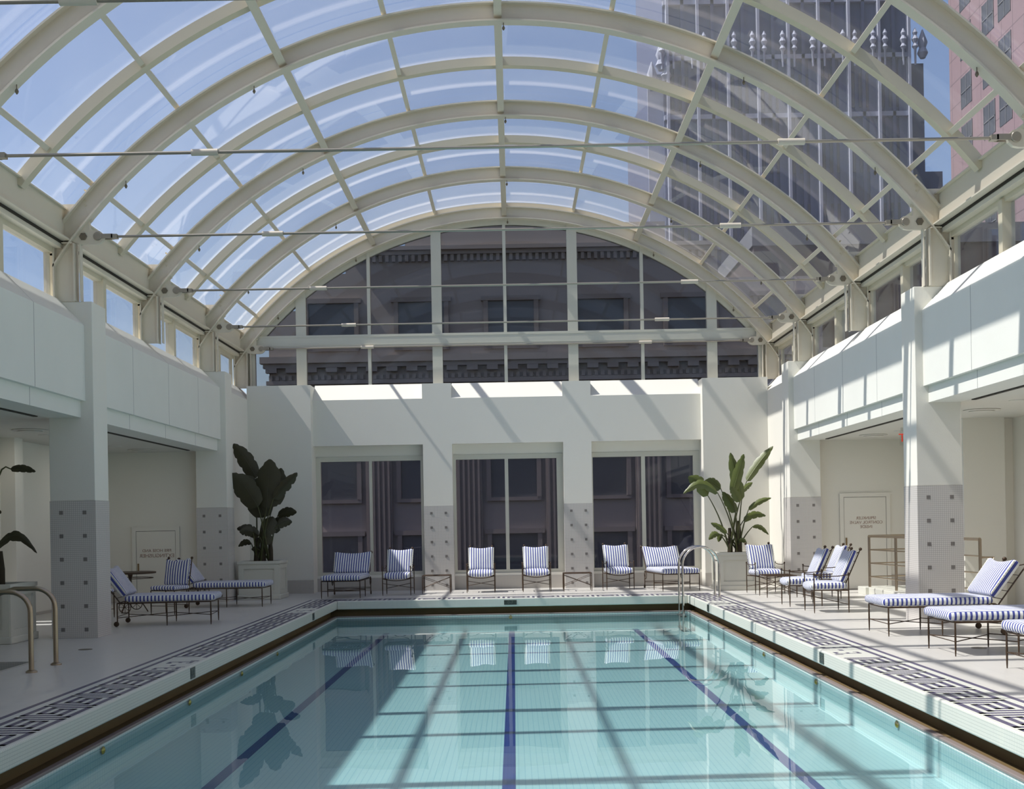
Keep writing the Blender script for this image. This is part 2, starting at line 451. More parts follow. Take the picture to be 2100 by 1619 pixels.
# depth markers on the coping face
def marker(x, y, side, label):
    t = empty('depth_marker', (x, y, -0.085))
    if side == 'B':
        MB().box(-0.125, 0.125, -0.006, 0.0, -0.045, 0.045).build('tile', M['marker'], t)
        text_mesh('digits', '0-7', 0.085, M['markerletter'], t, (0, -0.0075, 0), (PI/2, 0, 0), False)
    else:
        s = 1 if side == 'L' else -1
        MB().box(0, s*0.006, -0.09, 0.09, -0.06, 0.06).build('tile', M['marker'], t)
        text_mesh('digits', '3-3', 0.085, M['markerletter'], t, (s*0.0075, 0, 0), (PI/2, 0, s*PI/2), True)
    tag(t, label, 'depth marker', 'depth markers on the pool edge')
marker(PL, 12.86, 'L', 'dark depth marker tile on the shaded pool edge, nearer the spa handrails')
marker(PL, 20.6, 'L', 'small dark depth marker tile on the shaded pool edge near the far corner')
marker(PR, 13.18, 'R', 'dark depth marker tile on the sunlit pool edge, before the long loungers')
marker(PR, 20.9, 'R', 'small dark depth marker tile on the sunlit pool edge next to the ladder')
marker(XC+0.0, PF, 'B', 'wide dark depth marker tile in the far pool edge below the chairs')
inl = []
for (s, ys) in ((-1, (10.0, 12.67, 15.1, 17.36)), (1, (10.57, 13.4, 16.2))):
    for y in ys: inl.append((PL+0.012 if s < 0 else PR-0.012, y, s))
names = ['on the shaded pool wall, nearest the camera', 'on the shaded pool wall under the nearer depth marker', 'on the shaded pool wall, third from the camera',
         'on the shaded pool wall, farthest along', 'on the sunlit pool wall, nearest the camera', 'on the sunlit pool wall under the nearer depth marker', 'on the sunlit pool wall, farthest along']
for (x, y, s), nm in zip(inl, names):
    o = MB().lathe([(0.035, 0), (0.035, -0.006*s), (0.022, -0.016*s), (0.01, -0.02*s)], (0, 0, 0), 14, 'x').build('inlet_fitting', M['brass'], None, True, loc=(x, y, ZW-0.035))
    tag(o, 'small brass inlet fitting '+nm, 'pool fitting', 'brass inlets around the pool')
o = MB().lathe([(0.035, 0), (0.035, -0.006), (0.022, -0.016), (0.01, -0.02)], (0, 0, 0), 14, 'y').build('inlet_fitting', M['brass'], None, True, loc=(XC, PF-0.012, ZW-0.03))
tag(o, 'small brass inlet fitting in the far pool wall below the wide marker', 'pool fitting', 'brass inlets around the pool')

# spa basin
sp = MB()
sp.box(-8.02, -7.97, 10.41, 13.49, -0.7, 0.002); sp.box(-5.58, -5.53, 10.41, 13.49, -0.7, 0.002)
sp.box(-7.97, -5.58, 10.38, 10.43, -0.7, 0.003); sp.box(-7.97, -5.58, 13.47, 13.52, -0.7, 0.003); sp.box(-7.97, -5.58, 10.43, 13.47, -0.45, -0.43)
struct(sp.build('wall_spa', M['base_tile']))
tag(face_up(MB().add([(-7.96, 10.44, -.12), (-5.59, 10.44, -.12), (-5.59, 13.46, -.12), (-7.96, 13.46, -.12)], [(0, 1, 2, 3)]).build('spa_water', M['water'])),
    'dark water in the sunken spa behind the handrails', 'water', kind='stuff')

# ------------------------------------------------------------------ piers, parapets, side bays
def mosaic_pier(mb_w, mb_t, mb_a, x0, x1, y0, y1, ztop, face='-y', acc=True):
    mb_w.box(x0, x1, y0, y1, 1.92, ztop)
    mb_t.box(x0-.004, x1+.004, y0-.004, y1+.004, 0, 1.92)
    if acc:
        w = x1-x0; ax = ((w-0.327)/2, (w+0.327)/2)
        for r in range(6):
            z = 1.92-0.166-r*0.327
            for a in ax: mb_a.box(x0+a-.0272, x0+a+.0272, y0-.0055, y0, z-.0272, z+.0272)
pier_names = {}
def pier(x0, x1, y0, y1, ztop, label=None):
    w, t, a = MB(), MB(), MB(); mosaic_pier(w, t, a, x0, x1, y0, y1, ztop)
    e = w.build('pier', M['wall'], bevel=0.008); t.build('mosaic_cladding', M['mosaic'], e); a.build('accent_tiles', M['accent'], e)
    e.name = 'trim_pier'; struct(e); return e
for s in (-1, 1):
    for yp in (1.3, 8.8, 16.34, 23.87):
        xa, xb = XC+s*5.74, XC+s*6.37
        pier(min(xa, xb), max(xa, xb), yp, yp+0.55, 4.70)
    P = [(5.85, 3.31), (5.85, 4.37), (6.20, 4.74), (6.36, 4.74), (6.36, 3.08), (5.92, 3.08), (5.92, 3.31)]
    for i, (ya, yb) in enumerate(((YN, 1.3), (1.85, 8.8), (9.35, 16.34), (16.89, 23.87))):
        mb = MB().prism_y([(XC+s*x, z) for x, z in P], ya, yb)
        struct(mb.build('wall_%s_parapet' % ('left' if s < 0 else 'right'), M['panel']))
        if i >= 2:
            o = MB().box(XC+s*6.40, XC+s*6.46, ya+0.3, yb-0.3, 3.072, 3.085).build('air_slot', M['dark'])
            tag(o, 'thin dark slot along the ceiling of the %s side bay, %s the near mosaic pier' % ('shaded' if s < 0 else 'sunlit', 'before' if i == 2 else 'beyond'), 'air slot', 'slots in the side ceilings')
    # last short stretch of wall beyond the far pier
    P2 = [(5.84, 0), (5.84, 4.37), (6.20, 4.74), (6.40, 4.74), (6.40, 0)]
    struct(MB().prism_y([(XC+s*x, z) for x, z in P2], 24.42, 27.3).build('wall_%s_far' % ('left' if s < 0 else 'right'), M['wall']))
# pair of outer walls, pilasters, far end walls of side bays
lwall = MB()
sun_slits = [(17.75, 18.05), (18.55, 18.85), (19.25, 19.5)]  # unseen window slits, invented and sized to throw sun strips on the floor
WT = 2.1
lwall.box(-8.9, -8.6, YN, 17.75, 0, 3.1)
for a, b in ((18.05, 18.55), (18.85, 19.25), (19.5, 24.2)): lwall.box(-8.9, -8.6, a, b, 0, 3.1)
for a, b in sun_slits:
    lwall.box(-8.9, -8.6, a, b, WT, 3.1); lwall.box(-8.9, -8.6, a, b, 0, 0.05)
lwall.box(-8.6, -8.35, 19.62, 19.95, 0, 3.1)
struct(lwall.build('wall_left', M['wall']))
for i, (a, b) in enumerate(sun_slits):
    struct(MB().box(-8.78, -8.76, a, b, 0.05, WT).build('window_%d' % (20+i), M['cglass']))  # glass for the added off-view slits
rwall = MB()
rwall.box(8.27, 8.6, YN, 24.12, 0, 3.1); rwall.box(7.37, 8.05, 19.15, 19.27, 0, 3.1); rwall.box(8.05, 8.27, 19.36, 19.42, 0, 3.1)
struct(rwall.build('wall_right', M['wall']))
struct(MB().box(-8.9, XC-6.37, 24.12, 24.3, 0, 3.1).build('wall_left_end', M['wall']))
struct(MB().box(XC+6.37, 10.6, 24.12, 24.3, 0, 3.1).build('wall_right_end', M['wall']))
struct(MB().box(-8.6, XC-6.37, 24.105, 24.12, 0, 0.30).build('baseboard_left', M['base_tile']))
struct(MB().box(XC+6.37, 8.27, 24.105, 24.12, 0, 0.30).build('baseboard_right', M['base_tile']))
struct(MB().box(-8.6, -8.585, YN, 24.1, 0, 0.05).build('baseboard_left_side', M['base_tile']))
struct(MB().box(-8.9, XC-6.36, YN, 24.3, 3.085, 3.35).build('ceiling_left', M['ceiling']))
struct(MB().box(XC+6.36, 10.6, YN, 24.3, 3.085, 3.35).build('ceiling_right', M['ceiling']))
struct(MB().box(-8.9, 10.6, YN-0.3, YN, 0, 4.7).build('wall_front', M['wall']))

# ------------------------------------------------------------------ back wall
bw = MB()
for (x0, x1) in ((-5.95, -4.52), (4.28, 5.75)): bw.box(x0, x1, 26.28, 27.2, 0, 4.68)
wp = [(-2.035, -1.374), (1.148, 1.79)]
for (x0, x1) in wp: bw.box(x0, x1, 26.55, 27.2, 1.92, 4.70)
op = [(-4.52, -2.035), (-1.374, 1.148), (1.79, 4.28)]
for (x0, x1) in op:
    bw.prism_y  # (profile in YZ extruded along X)
    pts = [(26.55, 3.32), (26.55, 4.36), (26.93, 4.74), (27.2, 4.74), (27.2, 3.08), (26.86, 3.08), (26.80, 3.32)]
    vs = [(x0, y, z) for y, z in pts]+[(x1, y, z) for y, z in pts]; n = len(pts)
    bw.add(vs, [tuple(range(n)), tuple(range(2*n-1, n-1, -1))]+[(i, (i+1) % n, n+(i+1) % n, n+i) for i in range(n)])
    bw.box(x0, x1, 26.80, 27.2, 0.30, 0.36)
wall_back = struct(bw.build('wall_back', M['wall']))
bt = MB(); ba = MB()
for (x0, x1) in wp:
    bt.box(x0-.003, x1+.003, 26.546, 27.2, 0, 1.92)
    w = x1-x0
    for r in range(6):
        z = 1.92-0.166-r*0.327
        for a in ((w-0.327)/2, (w+0.327)/2): ba.box(x0+a-.0272, x0+a+.0272, 26.5405, 26.546, z-.0272, z+.0272)
bt.build('mosaic_cladding', M['mosaic'], wall_back); ba.build('accent_tiles', M['accent'], wall_back)
bb = MB()
for (x0, x1) in ((-5.95, -4.52), (4.28, 5.75)): bb.box(x0-.003, x1+.003, 26.272, 26.28, 0, 0.30)
for (x0, x1) in op: bb.box(x0, x1, 26.79, 27.2, 0, 0.30)
struct(bb.build('baseboard_back', M['base_tile']))
# three lower windows
glassx = [(-4.41, -3.30, -3.235, -2.12), (-1.31, -0.19, -0.11, 1.0), (1.83, 2.94, 3.03, 4.13)]
for i, ((x0, x1), gx) in enumerate(zip(op, glassx)):
    f = MB(); y0, y1 = 26.84, 26.98; zt, zb = 2.975, 0.435
    f.box(x0, gx[0], y0, y1, 0.36, 3.08); f.box(gx[3], x1, y0, y1, 0.36, 3.08)
    f.box(gx[1], gx[2], y0, y1, 0.36, 3.08); f.box(x0, x1, y0+.002, y1, zt, 3.08); f.box(x0, x1, y0+.002, y1, 0.36, zb)
    e = struct(f.build('window_%d' % (i+1), M['frame']))
    MB().box(gx[0]-.01, gx[1]+.01, 26.90, 26.912, zb-.01, zt+.01).build('pane', M['wglass'], e)
    MB().box(gx[2]-.01, gx[3]+.01, 26.90, 26.912, zb-.01, zt+.01).build('pane', M['wglass'], e)

# gable window
gf = MB(); GY = 27.03
def zin(x, r=R_IN): return ARC_Z+math.sqrt(max(0, r*r-(x-XC)**2))
for (x, hw) in ((-4.825, .115), (-3.255, .036), (-1.69, .115), (-.117, .036), (1.44, .115), (3.04, .036), (4.64, .115)):
    gf.box(x-hw, x+hw, GY-0.08, GY+0.08, 4.74, zin(x)+0.1)
gf.box(XC-6.1, XC+6.1, GY-0.1, GY+0.06, 5.62, 5.90)
gf.box(XC-6.1, XC+6.1, GY-0.105, GY-0.1, 5.66, 5.675); gf.box(XC-6.1, XC+6.1, GY-0.105, GY-0.1, 5.845, 5.86)
gf.box(XC-6.3, XC-5.80, GY-0.08, GY+0.08, 4.74, 5.62); gf.box(XC+5.80, XC+6.3, GY-0.08, GY+0.08, 4.74, 5.62)
gf.arc(XC, ARC_Z, 7.42, 7.60, GY-0.06, GY+0.08, -54, 54, 60)
gab = struct(gf.build('window_4', M['frame']))
n = 40; pts = [(XC-6.1, 4.74)]+[(XC+7.5*math.sin(math.radians(a)), ARC_Z+7.5*math.cos(math.radians(a))) for a in [-54+108*i/n for i in range(n+1)]]+[(XC+6.1, 4.74)]
MB().prism_y(pts, GY, GY+0.012).build('glass', M['gglass'], gab)

# clerestory windows on both sides, one per bay
wn_i = 5
for s in (-1, 1):
    for k in range(len(FR)-1):
        ya, yb = FR[k]+0.08, FR[k+1]-0.08
        f = MB(); gx = XC+s*6.32
        f.box(XC+s*6.24, XC+s*6.36, ya, yb, 5.37, 5.46)
        f.box(XC+s*6.28, XC+s*6.36, ya, yb, 4.74, 4.765)
        ym = (ya+yb)/2
        f.box(XC+s*6.21, XC+s*6.37, ym-0.06, ym+0.06, 4.70, 5.40)
        f.box(XC+s*6.28, XC+s*6.36, ya, ya+.03, 4.74, 5.4); f.box(XC+s*6.28, XC+s*6.36, yb-.03, yb, 4.74, 5.4)
        e = struct(f.build('window_%d' % wn_i, M['steel2'])); wn_i += 1
        MB().box(gx, gx+0.012, ya+.02, yb-.02, 4.76, 5.38).build('glass', M['cglass'], e)

# ------------------------------------------------------------------ roof: arches, tie rods, purlins, ribs, glass
order = {3: 'nearest white steel roof arch, cut off by the top corners of the picture',
         4: 'second white steel roof arch from the camera, standing on the mosaic piers beside the spa',
         5: 'third white steel roof arch from the camera, between the two pairs of mosaic piers',
         6: 'fourth white steel roof arch, standing on the far pair of mosaic piers',
         7: 'farthest white steel roof arch, framing the half round end window'}
rodlab = {3: 'nearest steel tie rod, crossing the whole picture highest up', 4: 'second tie rod from the camera, crossing just above the top of the end window',
          5: 'third tie rod from the camera, crossing the upper half of the end window', 6: 'fourth tie rod, crossing just above the transom of the end window',
          7: 'farthest tie rod, lying against the transom of the end window'}
for k, y in enumerate(FR):
    if k < 2: continue
    e = empty('roof_arch', (XC, y, 4.7)); oz = -4.7
    amax = 56.0
    a = MB()
    a.arc(0, ARC_Z+oz, R_IN, R_IN+0.022, -0.085, 0.085, -amax, amax, 64)
    a.arc(0, ARC_Z+oz, R_OUT-0.022, R_OUT, -0.085, 0.085, -52, 52, 64)
    a.arc(0, ARC_Z+oz, R_IN+0.01, R_OUT-0.01, -0.008, 0.008, -amax+2, amax-2, 64)
    a.build('arch_beam', M['steel'], e, True)
    for s in (-1, 1):
        p = MB()
        p.box(s*6.24, s*5.95, -0.009, 0.009, 0.0, 0.80)
        p.prism_y([(s*6.24, .8), (s*5.92, .8), (s*5.92, 1.0), (s*5.70, 1.12), (s*5.85, 1.36), (s*6.24, 1.36)], -0.012, 0.012)
        p.box(s*6.225, s*6.245, -0.085, 0.085, 0.0, 1.40)
        p.box(s*5.94, s*5.96, -0.085, 0.085, 0.0, 0.80)
        p.box(s*5.87, s*5.885, -0.05, 0.05, 0.0, 0.80)
        p.box(s*6.24, s*5.97, -0.08, 0.08, 0.80, 0.815)
        p.build('column_post', M['steel'], e)
        gp = MB()
        ear = [(5.60+0.0*0, 0.0)]
        pts = [(5.74, 1.19), (5.74, 0.985), (5.66, 0.985), (5.60, 0.975), (5.555, 0.935), (5.54, 0.89), (5.555, 0.845), (5.60, 0.805), (5.66, 0.79), (5.90, 0.79), (6.02, 0.86), (6.02, 0.98)]
        gp.prism_y([(s*x, z) for x, z in pts], -0.016-0.012, 0.028)
        gp.build('gusset_plate', M['steel'], e)
        b = MB(); b.lathe([(0.05, -0.05), (0.055, -0.04), (0.055, 0.04), (0.05, 0.05)], (s*5.83, 0, 0.9), 6, 'y'); b.build('bolt', M['bolt'], e)
        for j in range(4):
            MB().lathe([(0.014, -0.02), (0.014, 0.02)], (s*5.80, 0, 1.34+0.07*j), 8, 'y').build('rivet', M['steel2'], e)
    if k >= 3:
        for aa in (-44, -27, 0.6, 27, 44):
            r = math.radians(aa); px, pz = R_IN*math.sin(r), ARC_Z+oz+R_IN*math.cos(r)
            h = MB(); h.tube([(px, 0.0, pz), (px, 0.0, pz-0.05)], 0.006, 6); h.lathe([(0.004, -0.11), (0.018, -0.09), (0.022, -0.075), (0.012, -0.05)], (px, 0, pz), 8)
            h.build('sprinkler_head', M['bolt'], e)
        tag(e, order[k], 'roof arch', 'steel roof arches')
    else:
        tag(e, 'white steel roof arch overhead, out of sight above the picture', 'roof arch')
    t = empty('tie_rod', (XC, y, 5.6))
    d = MB().tube([(-5.50, 0, 0), (5.50, 0, 0)], 0.018, 10).build('rod', M['rod'], t, True)
    for s in (-1, 1):
        c = MB(); c.lathe([(0.052, -0.05), (0.058, -0.042), (0.058, 0.042), (0.052, 0.05)], (s*5.63, 0, 0), 14, 'y')
        c.box(s*5.62, s*5.42, -0.045, -0.03, -0.032, 0.032); c.box(s*5.62, s*5.42, 0.03, 0.045, -0.032, 0.032)
        c.box(s*5.44, s*5.36, -0.045, 0.045, -0.028, 0.028); c.build('clevis', M['rod'], t)
        MB().tube([(s*3.05, 0, 0), (s*3.34, 0, 0)], 0.036, 12).build('turnbuckle', M['sleeve'], t, True)
    if k >= 3: tag(t, rodlab[k], 'tie rod', 'steel tie rods')
    else: tag(t, 'steel tie rod overhead, out of sight above the picture', 'tie rod')

YR0, YR1 = YN-0.2, 27.1
plab = {-46.7: 'low on the shaded side just above the eave', -35: 'second up from the shaded eave', -23.3: 'heavy, on the shaded side', -11.7: 'thin, next to the ridge on the shaded side',
        0: 'heavy, along the ridge of the vault', 11.7: 'thin, next to the ridge on the tower side', 23.3: 'heavy, on the tower side', 35: 'second up from the eave on the tower side', 46.7: 'low on the tower side just above the eave'}
for a in (-46.7, -35, -23.3, -11.7, 0, 11.7, 23.3, 35, 46.7):
    thick = a in (-23.3, 0, 23.3)
    mb = MB(); r = math.radians(a)
    def bar(r0, r1, hw, y0, y1):
        c, s_ = math.cos(r), math.sin(r); vs = []
        for y in (y0, y1):
            for (rr, t) in ((r0, -hw), (r0, hw), (r1, hw), (r1, -hw)):
                vs.append((XC+rr*s_+t*c, y, ARC_Z+rr*c-t*s_))
        mb.add(vs, [(0, 1, 2, 3), (7, 6, 5, 4), (0, 4, 5, 1), (1, 5, 6, 2), (2, 6, 7, 3), (3, 7, 4, 0)])
    bar(7.83, 7.96, 0.035, YR0, YR1)
    if thick:
        ys = [YR0]+FR
        for j in range(len(ys)-1): bar(7.60, 7.835, 0.055, ys[j]+0.012, ys[j+1]-0.012)
    o = mb.build('purlin', M['steel']); tag(o, 'white roof purlin, '+plab[a], 'purlin', 'purlins of the glass vault')
ribs = [11.3, 14.87, 18.62, 22.38]
rl = {14.87: 'nearest curved glazing rib of the vault, between the first two arches', 18.62: 'curved glazing rib between the second and third arches',
      22.38: 'curved glazing rib between the third and fourth arches'}
for y in ribs:
    o = MB().arc(XC, ARC_Z, 7.80, 7.94, y-0.07, y+0.07, -51, 51, 64).build('glazing_rib', M['steel2'], None, True)
    tag(o, rl.get(y, 'curved glazing rib of the vault nearest the camera, above the nearest arch'), 'glazing rib', 'glazing ribs')
o = MB().arc(XC, ARC_Z, 7.62, 7.94, 27.0, 27.14, -52, 52, 64).build('glazing_rib', M['steel2'], None, True)
tag(o, 'farthest curved cream frame closing the vault above the end window', 'glazing rib', 'glazing ribs')
# eave beams
for s in (-1, 1):
    mb = MB()
    mb.box(XC+s*6.10, XC+s*6.13, YR0, YR1, 5.56, 5.98)
    mb.box(XC+s*6.00, XC+s*6.24, YR0, YR1, 5.54, 5.56); mb.box(XC+s*6.05, XC+s*6.24, YR0, YR1, 5.98, 6.0)
    mb.box(XC+s*6.13, XC+s*6.36, YR0, YR1, 5.44, 5.52); mb.box(XC+s*6.40, XC+s*6.78, YR0, YR1, 5.64, 5.95)
    o = mb.build('eave_beam', M['steel'])
    tag(o, 'long white steel eave beam over the high windows on the %s side' % ('shaded planter' if s < 0 else 'sunlit lounger'), 'eave beam', 'eave beams')
    mb = MB(); mb.box(XC+s*6.12, XC+s*6.30, YR0, YR1, 5.5, 5.56); mb.build('dark_gap_strip', M['dark'], o)  # dark bar painted in for the dark gap under the eave beam
edges = [YR0]+sorted(ribs+[3.9, 7.6]+FR[:-1])+[27.05]
wi = 23
for i in range(len(edges)-1):
    o = MB().arc(XC, ARC_Z, 7.955, 7.965, edges[i]+0.01, edges[i+1]-0.01, -50.6, 50.6, 64).build('window_%d' % wi, M['vglass'], None, True); wi += 1
    struct(o)
struct(MB().prism_y([(XC-8.0, 4.7), (XC-6.3, 4.7), (XC-6.3, 5.9)]+[(XC+7.97*math.sin(math.radians(a)), ARC_Z+7.97*math.cos(math.radians(a))) for a in range(-50, 51, 5)]+[(XC+6.3, 5.9), (XC+6.3, 4.7)], YN-0.3, YN-0.1).build('wall_front_gable', M['wall']))

# ------------------------------------------------------------------ furniture
IR = M['iron']
def legs_taper(mb, x, y, z1, top=None):
    mb.tube([(x, y, 0), (x, y, 0.05), (x, y, 0.16), (x, y, z1)], [0.006, 0.009, 0.0115, 0.0095], 8)
def make_armchair():
    t = empty('armchair'); W, Dp = 0.30, 0.27
    for (x, y) in ((-W, -Dp), (W, -Dp), (-W, Dp), (W, Dp)):
        l = MB(); legs_taper(l, x, y, 0.60); l.build('leg', IR, t, True)
        l = MB(); l.ball((x, y, 0.615), 0.017); l.lathe([(0.013, .585), (0.014, .59), (0.010, .6)], (x, y, 0), 8); l.build('finial', IR, t, True)
    f = MB()
    f.tube([(-W, -Dp, .36)]+[(-W+2*W*i/10, -Dp-0.02*math.sin(PI*i/10), .36-0.045*math.sin(PI*i/10)) for i in range(1, 10)]+[(W, -Dp, .36)], 0.009, 6)
    for s in (-1, 1):
        f.tube([(s*W, -Dp, .36), (s*W, Dp, .35)], 0.009, 6)
    f.tube([(-W, Dp, .35), (W, Dp, .35)], 0.009, 6)
    for i in range(5): f.tube([(-W, -Dp+0.1+i*.1, .352), (W, -Dp+0.1+i*.1, .352)], 0.004, 5)
    f.build('seat_frame', IR, t, True)
    x = MB()
    x.tube([(-W, -Dp, .26), (W, Dp, .13)], 0.0065, 6); x.tube([(W, -Dp, .26), (-W, Dp, .13)], 0.0065, 6)
    x.build('stretcher', IR, t, True)
    for s in (-1, 1):
        a = MB(); a.tube([(s*W, -Dp, .595), (s*W, -Dp*.4, .575), (s*W, Dp*.4, .575), (s*W, Dp, .595)], 0.008, 6); a.build('armrest', IR, t, True)
    tl = math.radians(24); dy, dz = math.sin(tl), math.cos(tl)
    b = MB(); L = 0.67; by, bz = 0.20, 0.36
    for s in (-1, 1):
        b.tube([(s*.235, by, bz), (s*.245, by+dy*L, bz+dz*L)], 0.010, 6); b.ball((s*.245, by+dy*(L+.02), bz+dz*(L+.02)), 0.026)
    for q in (0.15, 0.32, 0.48): b.tube([(-.24, by+dy*q, bz+dz*q), (.24, by+dy*q, bz+dz*q)], 0.005, 5)
    b.tube([(-.245+.49*i/10, by+dy*(L-.03-.03*math.sin(PI*i/10)), bz+dz*(L-.03-.03*math.sin(PI*i/10))) for i in range(11)], 0.008, 6)
    for i in range(4): b.tube([(-.15+.1*i, by, bz), (-.15+.1*i, by+dy*(L-.05), bz+dz*(L-.05))], 0.004, 5)
    b.build('back_frame', IR, t, True)
    c = cushion((.28, .29, .055), .05, bulge=.018, droop=.03).build('seat_cushion', M['seatfab'], t, True, loc=(0, -0.03, .425)); weld(c)
    back_cushion(t, .272, .275, .045, (0, 0.175, .475), tl)
    return t
def back_cushion(t, hw, hl, th, loc, tilt, sag=.035):
    mb = cushion((hw, th, hl), min(.04, th*.95), nx=12, ny=2, nz=12)
    vs = []
    for (x, y, z) in mb.v:
        u = x/hw; w = (z+hl)/(2*hl)
        z2 = z-sag*(1-u*u)*max(0, w)**3 - 0.01*math.cos(u*40)*max(0, w-0.9)*3
        k = (1-u*u)*(1-(z/hl)**2)
        y2 = y+(0.02*k if y > 0 else -0.02*k)*1.2
        x2 = x*(1+0.05*(w-.5))
        vs.append((x2, y2, z2+hl))
    mb.v = vs
    c = mb.build('back_cushion', M['backfab'], t, True, loc=loc, rot=(-tilt, 0, 0)); weld(c)
    s = MB()
    for sx in (-1, 1):
        p = []
        for i in range(25):
            w = i/24; p.append((sx*hw*(1+0.05*(w-.5))+sx*0.006*math.cos(i*PI), -th*0.75, 0.02+w*(2*hl-0.05)))
        s.tube(p, 0.007, 5)
    o = s.build('ruffled_edge', M['pipe'], c, True)
M['pipe'] = plain('white_lacing', srgb(226, 224, 210), 0.8)

def make_chaise():
    t = empty('chaise_longue'); W = 0.40; L = 1.42; H = 0.36
    for (x, y) in ((-W, 0), (W, 0), (-W, .67), (W, .67)):
        l = MB(); legs_taper(l, x, y, H); l.build('leg', IR, t, True)
    for s in (-1, 1):
        l = MB(); l.tube([(s*W, L, .05), (s*W, L, H)], 0.010, 8); l.build('leg', IR, t, True)
        w = MB(); w.lathe([(0.035, -.012), (0.04, -.008), (0.04, .008), (0.035, .012)], (s*W, L+.015, .04), 16, 'x'); w.build('wheel', IR, t, True)
        r = MB(); r.tube([(s*(W+.015), L-.12+.09*math.cos(2*PI*i/20), .30+.09*math.sin(2*PI*i/20)) for i in range(21)], 0.007, 6, False)
        for q in range(4):
            a = q*PI/4; r.tube([(s*(W+.015), L-.12-.09*math.cos(a), .30-.09*math.sin(a)), (s*(W+.015), L-.12+.09*math.cos(a), .30+.09*math.sin(a))], 0.004, 5)
        r.build('adjusting_wheel', IR, t, True)
    f = MB()
    f.tube([(-W, 0, H), (-W*.5, -.03, H), (W*.5, -.03, H), (W, 0, H)], .010, 6)
    for s in (-1, 1): f.tube([(s*W, 0, H), (s*W, L, H)], .011, 6)
    f.tube([(-W, L, H), (W, L, H)], .010, 6)
    for i in range(12): f.tube([(-W, .1+i*.11, H), (W, .1+i*.11, H)], .004, 5)
    f.build('seat_frame', IR, t, True)
    x = MB(); z = .155
    x.tube([(-W, 0, z), (W, 0, z)], .006, 6)
    x.tube([(-W, 0, z), (W, .67, z-.01)], .006, 6); x.tube([(W, 0, z), (-W, .67, z-.01)], .006, 6)
    x.tube([(-W, .67, z), (W, L, z-.02)], .006, 6); x.tube([(W, .67, z), (-W, L, z-.02)], .006, 6)
    x.tube([(-W, L, z), (W, L, z)], .006, 6)
    x.build('stretcher', IR, t, True)
    tl = math.radians(36); dy, dz = math.sin(tl), math.cos(tl); by, bz, BL = 1.33, .38, .66
    b = MB()
    for s in (-1, 1):
        b.tube([(s*.36, by+.05, bz-.02), (s*.37, by+.05+dy*BL, bz-.02+dz*BL)], .010, 6); b.ball((s*.37, by+.05+dy*(BL+.02), bz-.02+dz*(BL+.02)), .03)
    for q in (.1, .22, .34, .46): b.tube([(-.365, by+.05+dy*q, bz-.02+dz*q), (.365, by+.05+dy*q, bz-.02+dz*q)], .005, 5)
    b.tube([(-.37+.74*i/10, by+.05+dy*(BL-.02-.05*math.sin(PI*i/10)), bz-.02+dz*(BL-.02-.05*math.sin(PI*i/10))) for i in range(11)], .008, 6)
    b.build('back_frame', IR, t, True)
    c = cushion((.405, .69, .052), .045, bulge=.012, nx=12, ny=22).build('seat_cushion', M['seatfab'], t, True, loc=(0, .625, .425)); weld(c)
    back_cushion(t, .39, .275, .055, (0, by-.02, .475), tl, .055)
    return t
def make_table(wx, wy, h=0.40):
    t = empty('side_table')
    for (x, y) in ((-wx, -wy), (wx, -wy), (-wx, wy), (wx, wy)):
        l = MB(); legs_taper(l, x, y, h-.01); l.build('leg', IR, t, True)
    a = MB(); 
    for p, q in (((-wx, -wy), (wx, -wy)), ((wx, -wy), (wx, wy)), ((wx, wy), (-wx, wy)), ((-wx, wy), (-wx, -wy))):
        a.tube([(p[0], p[1], h-.012), (q[0], q[1], h-.012)], .011, 6)
    for i in range(9):
        y = -wy+2*wy*(i+.5)/9; a.tube([(-wx, y, h-.014), (wx, y, h-.014)], .004, 5)
    a.build('table_top', IR, t, True)
    for y in (-wy, wy):
        x = MB(); x.tube([(-wx, y, h-.05), (wx, y, .12)], .0055, 6); x.tube([(wx, y, h-.05), (-wx, y, .12)], .0055, 6)
        x.build('cross_brace', IR, t, True)
    return t
ac = make_armchair(); scan(ac)
chairs = [(-2.5, 25.12, -3, 'blue striped armchair between the left window lounger and the left low table'),
          (-0.74, 25.6, 0, 'blue striped armchair in front of the middle window, on its left pane'),
          (0.47, 25.6, 1, 'blue striped armchair in front of the middle window, on its right pane'),
          (2.27, 25.72, 5, 'blue striped armchair in front of the right window beside the low table'),
          (5.03, 23.5, 7, 'blue striped armchair beside the sunlit planter, facing the pool lengthwise'),
          (4.90, 20.03, -90, 'sunny blue striped armchair facing the pool, second from the camera'),
          (5.70, 21.75, -90, 'bleached looking striped armchair farthest back from the pool, behind two others'),
          (4.95, 18.62, -90, 'blue striped armchair in sun facing the pool, nearest the camera')]
for i, (x, y, r, lb) in enumerate(chairs):
    o = ac if i == 0 else copy_tree(ac)
    o.location = (x, y, 0); o.rotation_euler = (0, 0, math.radians(r)); tag(o, lb, 'armchair', 'striped armchairs')
ch = make_chaise(); scan(ch)
chs = [(-3.60, 24.15, -2, 'blue striped lounger in front of the left window, end towards the camera'),
       (3.50, 24.65, 9, 'blue striped lounger in front of the right window behind the pool ladder'),
       (-4.80, 18.68, 96, 'shaded striped lounger beside the near mosaic pier, with the wheel in view'),
       (-4.78, 22.5, 90, 'shaded striped lounger in front of the dark leaved planter'),
       (4.645, 14.98, -90, 'sunlit striped lounger farthest from the camera in the row beside the pool'),
       (4.655, 12.80, -90, 'middle sunlit striped lounger of the row beside the pool'),
       (4.77, 10.98, -90, 'sunlit striped lounger cut off by the picture edge, nearest the camera')]
